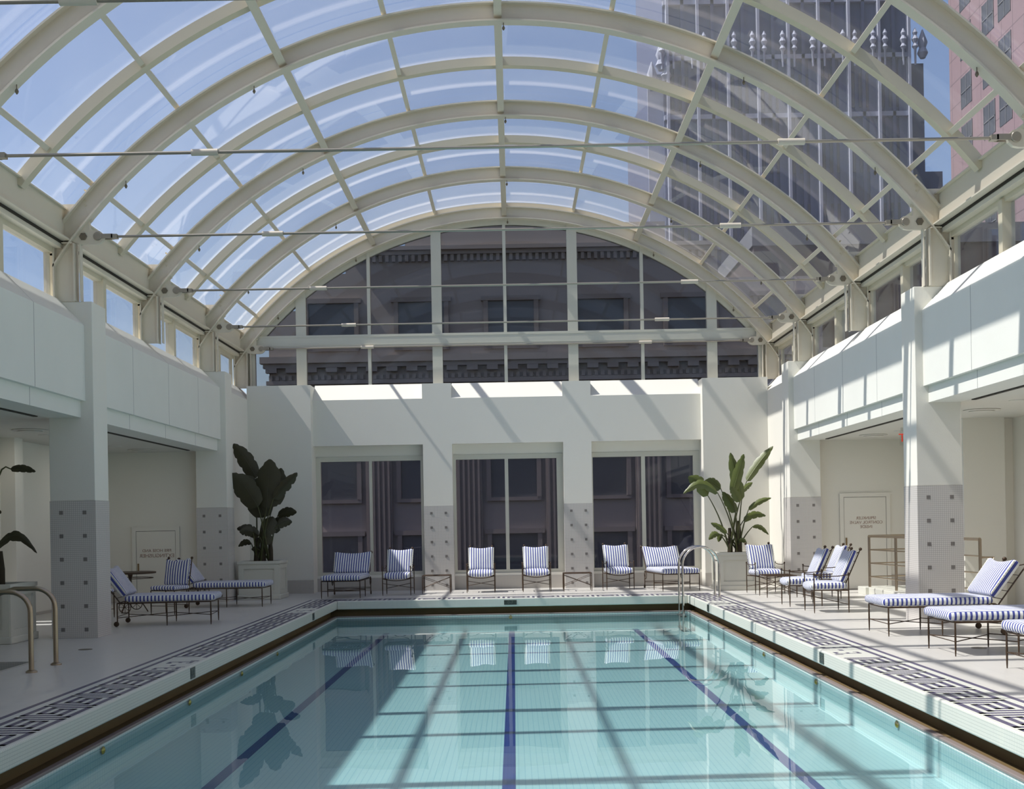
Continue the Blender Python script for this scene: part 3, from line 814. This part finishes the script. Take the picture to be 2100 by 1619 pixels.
for i, (x, y, r, lb) in enumerate(chs):
    o = ch if i == 0 else copy_tree(ch)
    o.location = (x, y, 0); o.rotation_euler = (0, 0, math.radians(r)); tag(o, lb, 'lounger', 'striped chaise longues')
tb = make_table(.30, .22); scan(tb); tb.location = (-1.70, 25.5, 0)
tag(tb, 'low iron side table in front of the left tiled window pier', 'side table', 'iron side tables')
t2 = copy_tree(tb); t2.location = (1.355, 25.45, 0); tag(t2, 'low iron side table in front of the right tiled window pier', 'side table', 'iron side tables')
t3 = make_table(.28, .34, .42); t3.location = (5.03, 22.4, 0); tag(t3, 'iron side table standing among the armchairs on the sunlit side', 'side table', 'iron side tables')

# dining chairs and round table in the shaded bay
def make_dining():
    t = empty('dining_chair'); W, Dp = .24, .22
    for (x, y) in ((-W, -Dp), (W, -Dp), (-W, Dp), (W, Dp)):
        l = MB(); legs_taper(l, x, y, .42); l.build('leg', IR, t, True)
    f = MB()
    for p, q in (((-W, -Dp), (W, -Dp)), ((W, -Dp), (W, Dp)), ((W, Dp), (-W, Dp)), ((-W, Dp), (-W, -Dp))):
        f.tube([(p[0], p[1], .42), (q[0], q[1], .42)], .009, 6)
    f.build('seat_frame', IR, t, True)
    x = MB(); x.tube([(-W, -Dp, .15), (W, -Dp, .15)], .006, 6); x.tube([(-W, Dp, .15), (W, Dp, .15)], .006, 6); x.build('stretcher', IR, t, True)
    tl = math.radians(12); dy, dz = math.sin(tl), math.cos(tl)
    b = MB()
    for s in (-1, 1):
        b.tube([(s*.235, Dp, .42), (s*.24, Dp+dy*.55, .42+dz*.55)], .010, 6); b.ball((s*.24, Dp+dy*.57, .42+dz*.57), .024)
    for q in (.15, .3, .45): b.tube([(-.24, Dp+dy*q, .42+dz*q), (.24, Dp+dy*q, .42+dz*q)], .005, 5)
    b.build('back_frame', IR, t, True)
    c = cushion((.25, .235, .035), .03, bulge=.01).build('seat_cushion', M['seatfab'], t, True, loc=(0, 0, .465)); weld(c)
    back_cushion(t, .24, .235, .03, (0, Dp-.04, .50), tl)
    return t
dc = make_dining(); scan(dc); dc.location = (-6.12, 20.75, 0); dc.rotation_euler = (0, 0, math.radians(-158+140))
tag(dc, 'upright striped dining chair by the round table in the shaded bay', 'dining chair', 'dining chairs')
d2 = copy_tree(dc); d2.location = (-7.15, 19.9, 0); d2.rotation_euler = (0, 0, math.radians(80)); tag(d2, 'dining chair mostly hidden behind the near mosaic pier', 'dining chair', 'dining chairs')
rt = empty('round_table', (-7.0, 21.3, 0))
MB().lathe([(.44, .70), (.455, .705), (.455, .73), (.44, .735)], (0, 0, 0), 32).build('table_top', IR, rt, True)
a = MB(); a.tube([(.40*math.cos(i*PI/12), .40*math.sin(i*PI/12), .62) for i in range(25)], .008, 6, False); a.build('apron_ring', IR, rt, True)
a = MB(); a.lathe([(.02, 0.3), (.03, .34), (.02, .4), (.025, .6), (.05, .7)], (0, 0, 0), 12); a.build('pedestal', IR, rt, True)
for i in range(3):
    an = i*2*PI/3+.3; c_, s_ = math.cos(an), math.sin(an)
    MB().tube([(.02*c_, .02*s_, .35), (.15*c_, .15*s_, .25), (.30*c_, .30*s_, .0)], .012, 6).build('leg', IR, rt, True)
tag(rt, 'round dark iron dining table in the shaded bay behind the lounger', 'table')

# planters and plants
def make_planter():
    t = empty('planter'); h = .435
    MB().box(-h+.03, h-.03, -h+.03, h-.03, .08, .74).build('box', M['planter'], t)
    MB().box(-h-.015, h+.015, -h-.015, h+.015, 0.0, .10).build('plinth', M['planter'], t, bevel=.015)
    r = MB()
    for (x0, x1, y0, y1) in ((-h-.01, h+.01, -h-.01, -h+.07), (-h-.01, h+.01, h-.07, h+.01), (-h-.01, -h+.07, -h+.07, h-.07), (h-.07, h+.01, -h+.07, h-.07)): r.box(x0, x1, y0, y1, .74, .80)
    r.build('rim', M['planter'], t, bevel=.006)
    f = MB()
    for ax in range(4):
        c, s = [(1, 0), (0, 1), (-1, 0), (0, -1)][ax]
        def R(x0, x1, z0, z1):
            ps = [(x0, -h+.03), (x1, -h+.03), (x1, -h+.008), (x0, -h+.008)]
            f.prism_z([(c*x-s*y, s*x+c*y) for x, y in ps], z0, z1)
        R(-h+.02, -h+.12, .10, .74); R(h-.12, h-.02, .10, .74); R(-h+.12, h-.12, .10, .19); R(-h+.12, h-.12, .64, .74)
    f.build('panel_frame', M['planter'], t)
    MB().box(-h+.06, h-.06, -h+.06, h-.06, .70, .76).build('soil', M['soil'], t)
    return t
pl = make_planter(); scan(pl)
for i, (x, y, lb) in enumerate(((-5.315, 24.72, 'square cream panelled planter in the far shaded corner'),
                                (4.70, 24.98, 'square cream panelled planter in the far sunlit corner behind an armchair'),
                                (-7.165, 16.03, 'cream planter cut off by the picture edge near the spa handrails'))):
    o = pl if i == 0 else copy_tree(pl); o.location = (x, y, 0); tag(o, lb, 'planter', 'square planters')

def px2w(u, v, D):
    xr, yr = u-1054, 1073-v; c, s = math.cos(.018), math.sin(.018)
    return ((xr*c+yr*s)/2400*D, D, CAMH+(-xr*s+yr*c)/2400*D)
def leaf_mesh(base, tip, w, sag, fold, seed, tears=True):
    """paddle leaf with thickness: rib curve base->tip, two half blades folded up"""
    rnd = random.Random(seed); b, t = Vector(base), Vector(tip); L = (t-b).length; ax = (t-b).normalized()
    side = ax.cross(Vector((0.0, 1.0, 0.0)))
    if side.length < .1: side = ax.cross(Vector((1, 0, 0)))
    side.normalize(); nrm = side.cross(ax).normalized()
    n = 16; mb = MB(); rows = []
    for i in range(n+1):
        q = i/n
        p = b+(t-b)*q+Vector((0, 0, sag))*math.sin(PI*q)
        ww = w*1.35*max(0.0, math.sin(PI*(q*.93+.07)**.9))**.55 if 0 < q < 1 else w*.12
        if tears and i % 4 == 2 and q > .3: ww *= rnd.uniform(.72, .88)
        r = []
        for j, (f, dn) in enumerate(((-1, fold), (-.5, fold*.35), (0, 0), (.5, fold*.35), (1, fold))):
            r.append(p+side*(f*ww)+nrm*(dn*ww)*(1 if True else 0)+Vector((0, 0, -.12*ww*abs(f))))
        rows.append(r)
    th = nrm*0.003
    top = [p for r in rows for p in r]; bot = [p-th for p in top]; m = 5; fs = []
    for i in range(n):
        for j in range(m-1):
            fs.append((i*m+j, (i+1)*m+j, (i+1)*m+j+1, i*m+j+1)); o = len(top)
            fs.append((o+i*m+j, o+i*m+j+1, o+(i+1)*m+j+1, o+(i+1)*m+j))
    o = len(top)
    for i in range(n):
        fs.append((i*m, o+i*m, o+(i+1)*m, (i+1)*m)); fs.append((i*m+4, (i+1)*m+4, o+(i+1)*m+4, o+i*m+4))
    mb.add(top+bot, fs)
    mb.tube([b+(t-b)*(i/8)+Vector((0, 0, sag*math.sin(PI*i/8)))-nrm*.004 for i in range(9)], [.009*(1-i/10) for i in range(9)], 5)
    return mb
def plant(name, root, leaves, D, trunks, mleaf, label, cx, ws=1.0, arch=False):
    e = empty(name, root)
    R = Vector(root)
    for i, (tip, base, wpx, sag, fold) in enumerate(leaves):
        wpx *= ws
        rnd = random.Random(i*13+5); dy = rnd.uniform(-.30, .22); dyt = dy+rnd.uniform(-.12, .12)
        tp = Vector(px2w(tip[0], tip[1], D))+Vector((0, dyt, 0)); bp = Vector(px2w(base[0], base[1], D))+Vector((0, dy, 0))
        w = wpx/2400*D
        leaf_mesh(bp-R, tp-R, w, sag, fold, i).build('leaf', mleaf, e, True)
        rx = cx[i % len(cx)]; r0 = Vector((rx, rnd.uniform(-.05, .05), 0.02))
        b = bp-R; mid = (r0*.45+b*.55)+Vector(((r0.x-b.x)*.25, 0, .02))
        if arch: mid = Vector((r0.x, b.y, b.z+.25))
        pts = []
        for q in range(9):
            s_ = q/8; pts.append(r0*(1-s_)**2+mid*2*s_*(1-s_)+b*s_**2)
        MB().tube(pts, [.022-.013*q/8 for q in range(9)], 7).build('stalk', M['stalk'], e, True)
    for (x, h, r) in trunks:
        MB().tube([(x, 0, -.02), (x+.01, 0, h*.5), (x+.0, 0, h)], [r, r*.85, r*.55], 10).build('trunk', M['trunk'], e, True)
    return tag(e, label, 'plant', 'bird of paradise plants')
LL = [((477, 910), (525, 980), 13, .05, .25), ((557, 943), (551, 1042), 22, .02, .15), ((483, 973), (535, 1040), 18, .08, .2), ((508, 976), (545, 1058), 21, .03, .2),
      ((614, 971), (566, 1024), 9, .03, .5), ((606, 1050), (566, 1058), 8, .05, .4), ((598, 1070), (570, 1078), 8, .05, .4), ((560, 1060), (548, 1094), 13, .02, .2),
      ((490, 1084), (534, 1099), 9, .06, .3), ((489, 1121), (515, 1113), 5, .05, .4), ((575, 960), (560, 1036), 14, .02, .3), ((517, 1127), (530, 1126), 4, .01, .2),
      ((530, 1000), (540, 1062), 17, .02, .2), ((575, 1060), (556, 1092), 9, .02, .3), ((548, 1085), (545, 1118), 10, .02, .3), ((499, 1090), (525, 1092), 8, .03, .3)]
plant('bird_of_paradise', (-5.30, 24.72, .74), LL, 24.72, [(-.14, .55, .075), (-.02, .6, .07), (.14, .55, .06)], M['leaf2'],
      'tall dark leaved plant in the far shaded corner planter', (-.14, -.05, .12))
RL = [((1587, 915), (1532, 987), 10, .04, .7), ((1495, 930), (1517, 1026), 12, .01, .35), ((1518, 934), (1497, 1012), 11, .01, .4), ((1411, 978), (1450, 1017), 14, .10, .3),
      ((1398, 1013), (1467, 1012), 10, .20, .5), ((1446, 987), (1481, 1002), 11, .06, .4), ((1483, 1009), (1508, 1051), 11, .02, .4), ((1543, 990), (1521, 1008), 6, .02, .5),
      ((1578, 1022), (1532, 1046), 6, .05, .6), ((1570, 1058), (1524, 1068), 8, .08, .4), ((1578, 1097), (1545, 1080), 5, .07, .5), ((1457, 1073), (1489, 1094), 6, .03, .4),
      ((1453, 1107), (1474, 1095), 7, .05, .4), ((1475, 1112), (1481, 1096), 6, .03, .3), ((1529, 1114), (1514, 1107), 5, .03, .4), ((1493, 1000), (1512, 1030), 9, .01, .3)]
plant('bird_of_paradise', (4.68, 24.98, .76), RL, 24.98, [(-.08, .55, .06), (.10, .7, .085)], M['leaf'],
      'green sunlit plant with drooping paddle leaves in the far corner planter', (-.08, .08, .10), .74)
NL = [((68, 967), (20, 962), 6, .03, .4), ((86, 1134), (2, 1128), 8, .22, .3), ((12, 1022), (-24, 1040), 8, .03, .3), ((8, 1050), (-30, 1060), 8, .03, .3), ((-60, 960), (-40, 1060), 16, .03, .3), ((-90, 1040), (-50, 1110), 14, .03, .3)]
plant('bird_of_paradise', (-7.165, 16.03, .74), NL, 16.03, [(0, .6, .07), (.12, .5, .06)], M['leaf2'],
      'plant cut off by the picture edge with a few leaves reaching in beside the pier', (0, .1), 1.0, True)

# ------------------------------------------------------------------ ladder, handrails, railing, drains
ld = empty('pool_ladder', (3.55, 22.72, 0))
for dy in (-.26, .26):
    H, xa, xb = .98, -.33, .37; rr = (xb-xa)/2; cxm = (xa+xb)/2
    pts = [(xb, dy, 0), (xb, dy, .3), (xb, dy, H-rr)]+[(cxm+rr*math.cos(a), dy, H-rr+rr*math.sin(a)) for a in [PI*i/14 for i in range(1, 14)]]+[(xa, dy, H-rr), (xa, dy, .1), (xa, dy, ZF+.02)]
    MB().tube(pts, .0215, 12).build('rail', M['chrome'], ld, True)
    MB().lathe([(.045, 0), (.045, .012), (.025, .02)], (xb, dy, 0), 14).build('flange', M['chrome'], ld, True)
for z in (-.37, -.60): MB().box(-.38, -.27, -.26, .26, z, z+.025).build('tread', M['lip'], ld)
tag(ld, 'shiny curved steel ladder rails at the far corner of the pool', 'pool ladder')
for (y, lb) in ((12.45, 'brown toned steel spa handrail nearer the camera'), (13.12, 'brown toned steel spa handrail nearer the mosaic pier')):
    h = empty('spa_handrail', (-5.16, y, 0)); H = .86
    pts = [(0, 0, 0), (0, 0, H-.22)]+[(-.22+.22*math.cos(a), 0, H-.22+.22*math.sin(a)) for a in [PI/2*i/7 for i in range(1, 8)]]+[(-.45, 0, H), (-.62, 0, H-.05), (-.75, 0, H-.16), (-1.15, 0, H-.60), (-1.5, 0, -.1)]
    MB().tube(pts, .027, 12).build('rail', M['shadechrome'], h, True)
    MB().lathe([(.06, 0), (.06, .015), (.035, .03)], (0, 0, 0), 16).build('flange', M['shadechrome'], h, True)
    tag(h, lb, 'handrail', 'spa handrails')
rg = empty('guard_railing', (6.85, 22.6, .14))
r = MB()
def rail_run(p, q, zs, big):
    for z in zs: MB().tube([(p[0], p[1], z), (q[0], q[1], z)], .026 if z == big else .013, 8).build('rail', M['shadechrome'], rg, True)
rail_run((0, 0), (1.3, .25), (.98, .72, .46, .2), .98); rail_run((0, 0), (.31, -4.6), (.98, .72, .46, .2), .98)
for (x, y) in ((0, 0), (.09, -1.3), (.19, -2.8), (1.3, .25), (.31, -4.6)):
    MB().tube([(x, y, 0), (x, y, .98)], .026, 8).build('post', M['shadechrome'], rg, True)
MB().tube([(.31, -4.6, .70), (.52, -4.6, .70), (.20, -4.75, .02)], .018, 8).build('brace', M['shadechrome'], rg, True)
tag(rg, 'steel guard railing with four bars behind the sunlit mosaic pier', 'railing')
cb = MB(); cb.box(6.72, 8.25, 22.45, 22.95, 0, .14); cb.box(6.78, 7.35, 17.8, 22.45, 0, .14)
tag(cb.build('low_curb', M['coping'], bevel=.008), 'low white tiled curb carrying the guard railing', 'curb')
for (x, y, lb) in ((-5.43, 14.75, 'round dark floor drain cover in front of the near shaded pier'), (5.2, 13.15, 'round dark floor drain cover under the middle sunlit lounger')):
    o = MB().lathe([(.085, 0), (.085, .004), (.075, .006), (.02, .006)], (0, 0, 0), 20).build('floor_drain', M['bolt'], None, True, loc=(x, y, 0)); tag(o, lb, 'drain', 'floor drains')

# doors with mirrored lettering
def access_door(x0, x1, z0, z1, y, lines, n, hand):
    e = struct(MB().box(x0, x1, y-.012, y, z0, z1).build('door_%d' % n, M['wall']))
    f = MB()
    for (a, b, c, d) in ((x0-.09, x0-.008, z0, z1+.09), (x1+.008, x1+.09, z0, z1+.09), (x0-.008, x1+.008, z1+.008, z1+.09)): f.box(a, b, y-.02, y, c, d)
    f.build('door_frame', M['wall'], e)
    MB().box(x0-.008, x0, y-.004, y, z0, z1+.008).box(x1, x1+.008, y-.004, y, z0, z1+.008).box(x0, x1, y-.004, y, z1, z1+.01).build('gap', M['dark'], e)
    MB().box(x0+.02, x0+.05, y-.03, y-.012, z0+.9 if z1-z0 > 1.6 else z0+.62, z0+1.05 if z1-z0 > 1.6 else z0+.78).build('latch', M['latch'], e)
    for (s, size, z) in lines: text_mesh('lettering', s, size, M['brownletter'], e, ((x0+x1)/2+.02, y-.014, z), (PI/2, 0, 0), True)
    return e
access_door(-7.78, -6.98, .02, 1.46, 24.105, [('FIRE HOSE AND', .085, 1.06), ('EXTINGUISHER', .105, .955)], 1, 0)
access_door(6.80, 7.66, .02, 1.90, 24.105, [('SPRINKLER', .085, 1.47), ('CONTROL VALVE', .085, 1.38), ('INSIDE', .085, 1.29)], 2, 0)

# exit sign, ceiling fixtures
ex = empty('exit_sign', (7.14, 21.0, 3.085))
MB().box(-.19, .19, -.01, .01, -.32, -.06).build('plate', glassmat('sign_acrylic', (.92, .92, .92, 1)), ex)
MB().box(-.17, .17, -.02, .02, -.06, 0).build('mount', M['ceiling'], ex)
text_mesh('letters', 'EXIT', .21, M['exit'], ex, (0, -.014, -.19), (PI/2, 0, 0), True)
tag(ex, 'hanging exit sign with red letters, half hidden behind the sunlit pier', 'exit sign')
for (x, y, lb) in ((-7.5, 22.07, 'round warm ceiling downlight in the shaded bay beyond the near pier'), (-7.65, 19.2, 'round ceiling downlight in the shaded bay left of the near pier'),
                   (7.22, 21.75, 'round warm ceiling downlight left of the sunlit pier'), (7.05, 16.3, 'round warm ceiling downlight at the right picture edge')):
    e = empty('downlight', (x, y, 3.085))
    a = MB(); a.lathe([(.12, -.012), (.125, 0), (.09, 0), (.088, -.014)], (0, 0, 0), 24); a.build('trim_ring', M['ceiling'], e, True)
    MB().lathe([(.088, -.012), (.088, -.008)], (0, 0, 0), 24).build('lamp', M['lamp'], e)
    ad = bpy.data.lights.new('downlight_glow', 'AREA'); ad.shape = 'DISK'; ad.size = 0.17; ad.energy = 13 if x > 0 else 4; ad.color = (1.0, 0.94, 0.88)
    al = bpy.data.objects.new('downlight_glow', ad); COL.objects.link(al); al.parent = e; al.location = (0, 0, -.016)
    tag(e, lb, 'downlight', 'ceiling downlights')
for (x, y, lb) in ((-7.35, 23.2, 'round flat air diffuser in the ceiling above the dining chair'), (-7.5, 18.2, 'round flat air diffuser in the ceiling left of the near pier'),
                   (7.0, 22.7, 'round flat air diffuser in the ceiling before the access door'), (7.1, 17.7, 'round flat air diffuser in the ceiling right of the sunlit pier')):
    e = empty('air_diffuser', (x, y, 3.085))
    MB().lathe([(.26, 0), (.27, -.01), (.25, -.02)], (0, 0, 0), 28).build('outer_ring', M['ceiling'], e, True)
    MB().lathe([(.18, -.02), (.19, -.03), (.15, -.035)], (0, 0, 0), 28).build('inner_disc', M['ceiling'], e, True)
    tag(e, lb, 'air diffuser', 'ceiling diffusers')

# ------------------------------------------------------------------ buildings outside
M['stone'] = plain('grey_brown_stone', srgb(166, 158, 154), .9, var=.10, nscale=.6)
M['stone_d'] = plain('darker_stone', srgb(146, 138, 135), .9, var=.12)
M['bpane'] = plain('dark_window_pane', srgb(100, 104, 112), .15, var=.3, nscale=.8)
M['tower'] = plain('pale_terracotta', srgb(98, 106, 134), .9, var=.1, nscale=.2)
M['tower_l'] = plain('light_terracotta', srgb(176, 180, 196), .85, var=.1, nscale=.3)
M['pink'] = gridmat('pink_granite', srgb(150, 128, 132), srgb(104, 90, 94), 1.65, .05, rough=.6, bump=0)
M['greyroof'] = plain('grey_parapet', srgb(116, 118, 122), .8)
M['brown'] = plain('brown_block', srgb(86, 74, 72), .85, var=.1)
b = empty('stone_building', (0, 45, 0)); w = MB()
for (x0, x1, z) in ((-9.3, -8, 9.8), (-8, -6.3, 11.2), (-6.3, -4, 12.2), (-4, 6, 13), (6, 8, 12.2), (8, 12, 10.8)): w.box(x0, x1, 0, 9.5, -6, z)
w.build('wall', M['stone'], b)
c = MB()
c.box(-9.6, 12.2, -.34, 0, 7.75, 8.0); c.box(-9.5, 12, -.22, 0, 7.58, 7.75); c.box(-9.4, 12, -.15, 0, 6.95, 7.1)
c.build('cornice', M['stone'], b)
c = MB(); x = -9.4
while x < 12: c.box(x, x+.42, -.24, 0, 7.4, 7.58); x += .77
x = -9.3
while x < 12: c.box(x, x+.13, -.10, 0, 7.12, 7.3); x += .25
c.build('bracket_course', M['stone'], b)
c = MB(); c.box(-6.2, 8, -.35, 0, 12.0, 12.15); c.box(-6.2, 8, -.2, 0, 11.85, 12.0); x = -6
while x < 8: c.box(x, x+.13, -.15, 0, 11.6, 11.85); x += .25
c.build('upper_cornice', M['stone'], b)
for i in range(6):
    x = -6.87+3.45*i
    for (z0, z1) in ((8.35, 9.85), (2.5, 3.9), (-1.2, .9)):
        f = MB(); f.box(x-1.05, x-.88, -.14, 0, z0, z1+.2); f.box(x+.88, x+1.05, -.14, 0, z0, z1+.2); f.box(x-1.15, x+1.15, -.16, 0, z1+.2, z1+.38); f.box(x-1.05, x+1.05, -.12, 0, z0-.14, z0)
        f = f.build('window', M['stone_d'], b)
        MB().box(x-.88, x+.88, -.03, .0, z0, z1+.2).build('pane', M['bpane'], f)
    if True:
        p = MB(); xm = x+1.72
        p.box(xm-.5, xm+.5, -.16, 0, -6, 6.3); p.box(xm-.6, xm+.6, -.22, 0, 6.3, 6.9)
        for q in range(5): p.box(xm-.42+q*.19, xm-.34+q*.19, -.22, -.16, -6, 6.2)
        p.build('pilaster', M['stone_d'], b)
tag(b, 'dark grey stone building with cornice and windows behind the end windows', 'building')

tw = empty('gothic_tower', (0, 90, 0)); w = MB()
w.box(12.1, 31.0, 0, 18, -10, 75); w.box(11.0, 12.1, .5, 17, -10, 36); w.box(31, 32.4, .8, 17, -10, 36.6); w.box(32.4, 34.0, 1.5, 16, -10, 28.4)
w.build('wall', M['tower'], tw)
w = MB()
for i in range(9):
    x = 12.4+i*2.31
    w.box(x-.10, x+.10, -.6, 0, -10, 74)
w.build('main_ribs', M['tower_l'], tw)
w = MB()
for i in range(8):
    x = 12.4+i*2.31
    for q, d in ((.62, .12), (1.16, .35), (1.7, .12)): w.box(x+q-.12, x+q+.12, -d, 0, -10, 37 if q != 1.16 else 74)
w.build('minor_ribs', M['tower'], tw)
w = MB(); fz = 37.2
for i in range(9):
    for q in (-.45, .45):
        x = 12.4+i*2.31+q
        w.lathe([(.08, fz-1.2), (.10, fz), (.24, fz+.2), (.12, fz+.45), (.27, fz+.75), (.12, fz+1.05), (.2, fz+1.25), (.04, fz+1.6)], (x, -.5, 0), 8)
for (x, z) in ((11.2, 34.5), (11.9, 36), (12.3, 35.2), (32.0, 36.6)):
    w.lathe([(.2, z), (.42, z+.4), (.25, z+.8), (.4, z+1.2), (.05, z+2.2)], (x, -.2, 0), 8)
w.build('finials', M['tower_l'], tw, True)
w = MB()
for i in range(8):
    x = 12.4+i*2.31
    for z in (8, 13, 18, 23, 28, 33, 42, 47, 52, 57):
        for q in (.3, .85, 1.4):
            w.box(x+q, x+q+.32, -.06, 0, z, z+2.6)
w.build('window_slits', M['bpane'], tw)
w = MB(); 
for z in (12.2, 22.2, 32.2, 36.7, 41): w.box(12.1, 31, -.35, 0, z, z+.35)
w.box(10.9, 12.2, .3, .5, -10, 35); w.build('bands_and_lit_edge', M['tower_l'], tw)  # tall pale plate paints in the sunlit edge of the left shoulder
tag(tw, 'tall pale gothic tower with thin vertical ribs seen through the vault', 'building')

pk = empty('pink_building', (31, 50, 0)); w = MB().box(0, 20, -22, 31.8, -10, 62); w.build('wall', M['pink'], pk)
for r_ in range(13):
    z = 6.0+r_*3.3
    for c_ in range(12):
        y = 27.9-c_*3.1-(0.6 if c_ % 2 else 0)
        if y < -6: continue
        f = MB(); f.box(-.06, .06, y, y+.07, z, z+2.1); f.box(-.06, .06, y+1.73, y+1.8, z, z+2.1); f.box(-.06, .06, y+.87, y+.93, z, z+2.1); f.box(-.06, .06, y, y+1.8, z+1.0, z+1.07)
        f = f.build('window', M['greyroof'], pk); MB().box(-.02, .03, y, y+1.8, z, z+2.1).build('pane', M['bpane'], f)
tag(pk, 'pink granite office building with square windows at the right picture edge', 'building')
lo = empty('low_building', (0, 55, 0))
MB().box(11.5, 30.5, 0, 9, -10, 14.3).build('wall', M['brown'], lo)
MB().box(11.4, 30.6, -.15, 9, 14.3, 15.2).build('parapet', M['greyroof'], lo)
tag(lo, 'low brown building with a grey parapet seen through the high side windows', 'building')
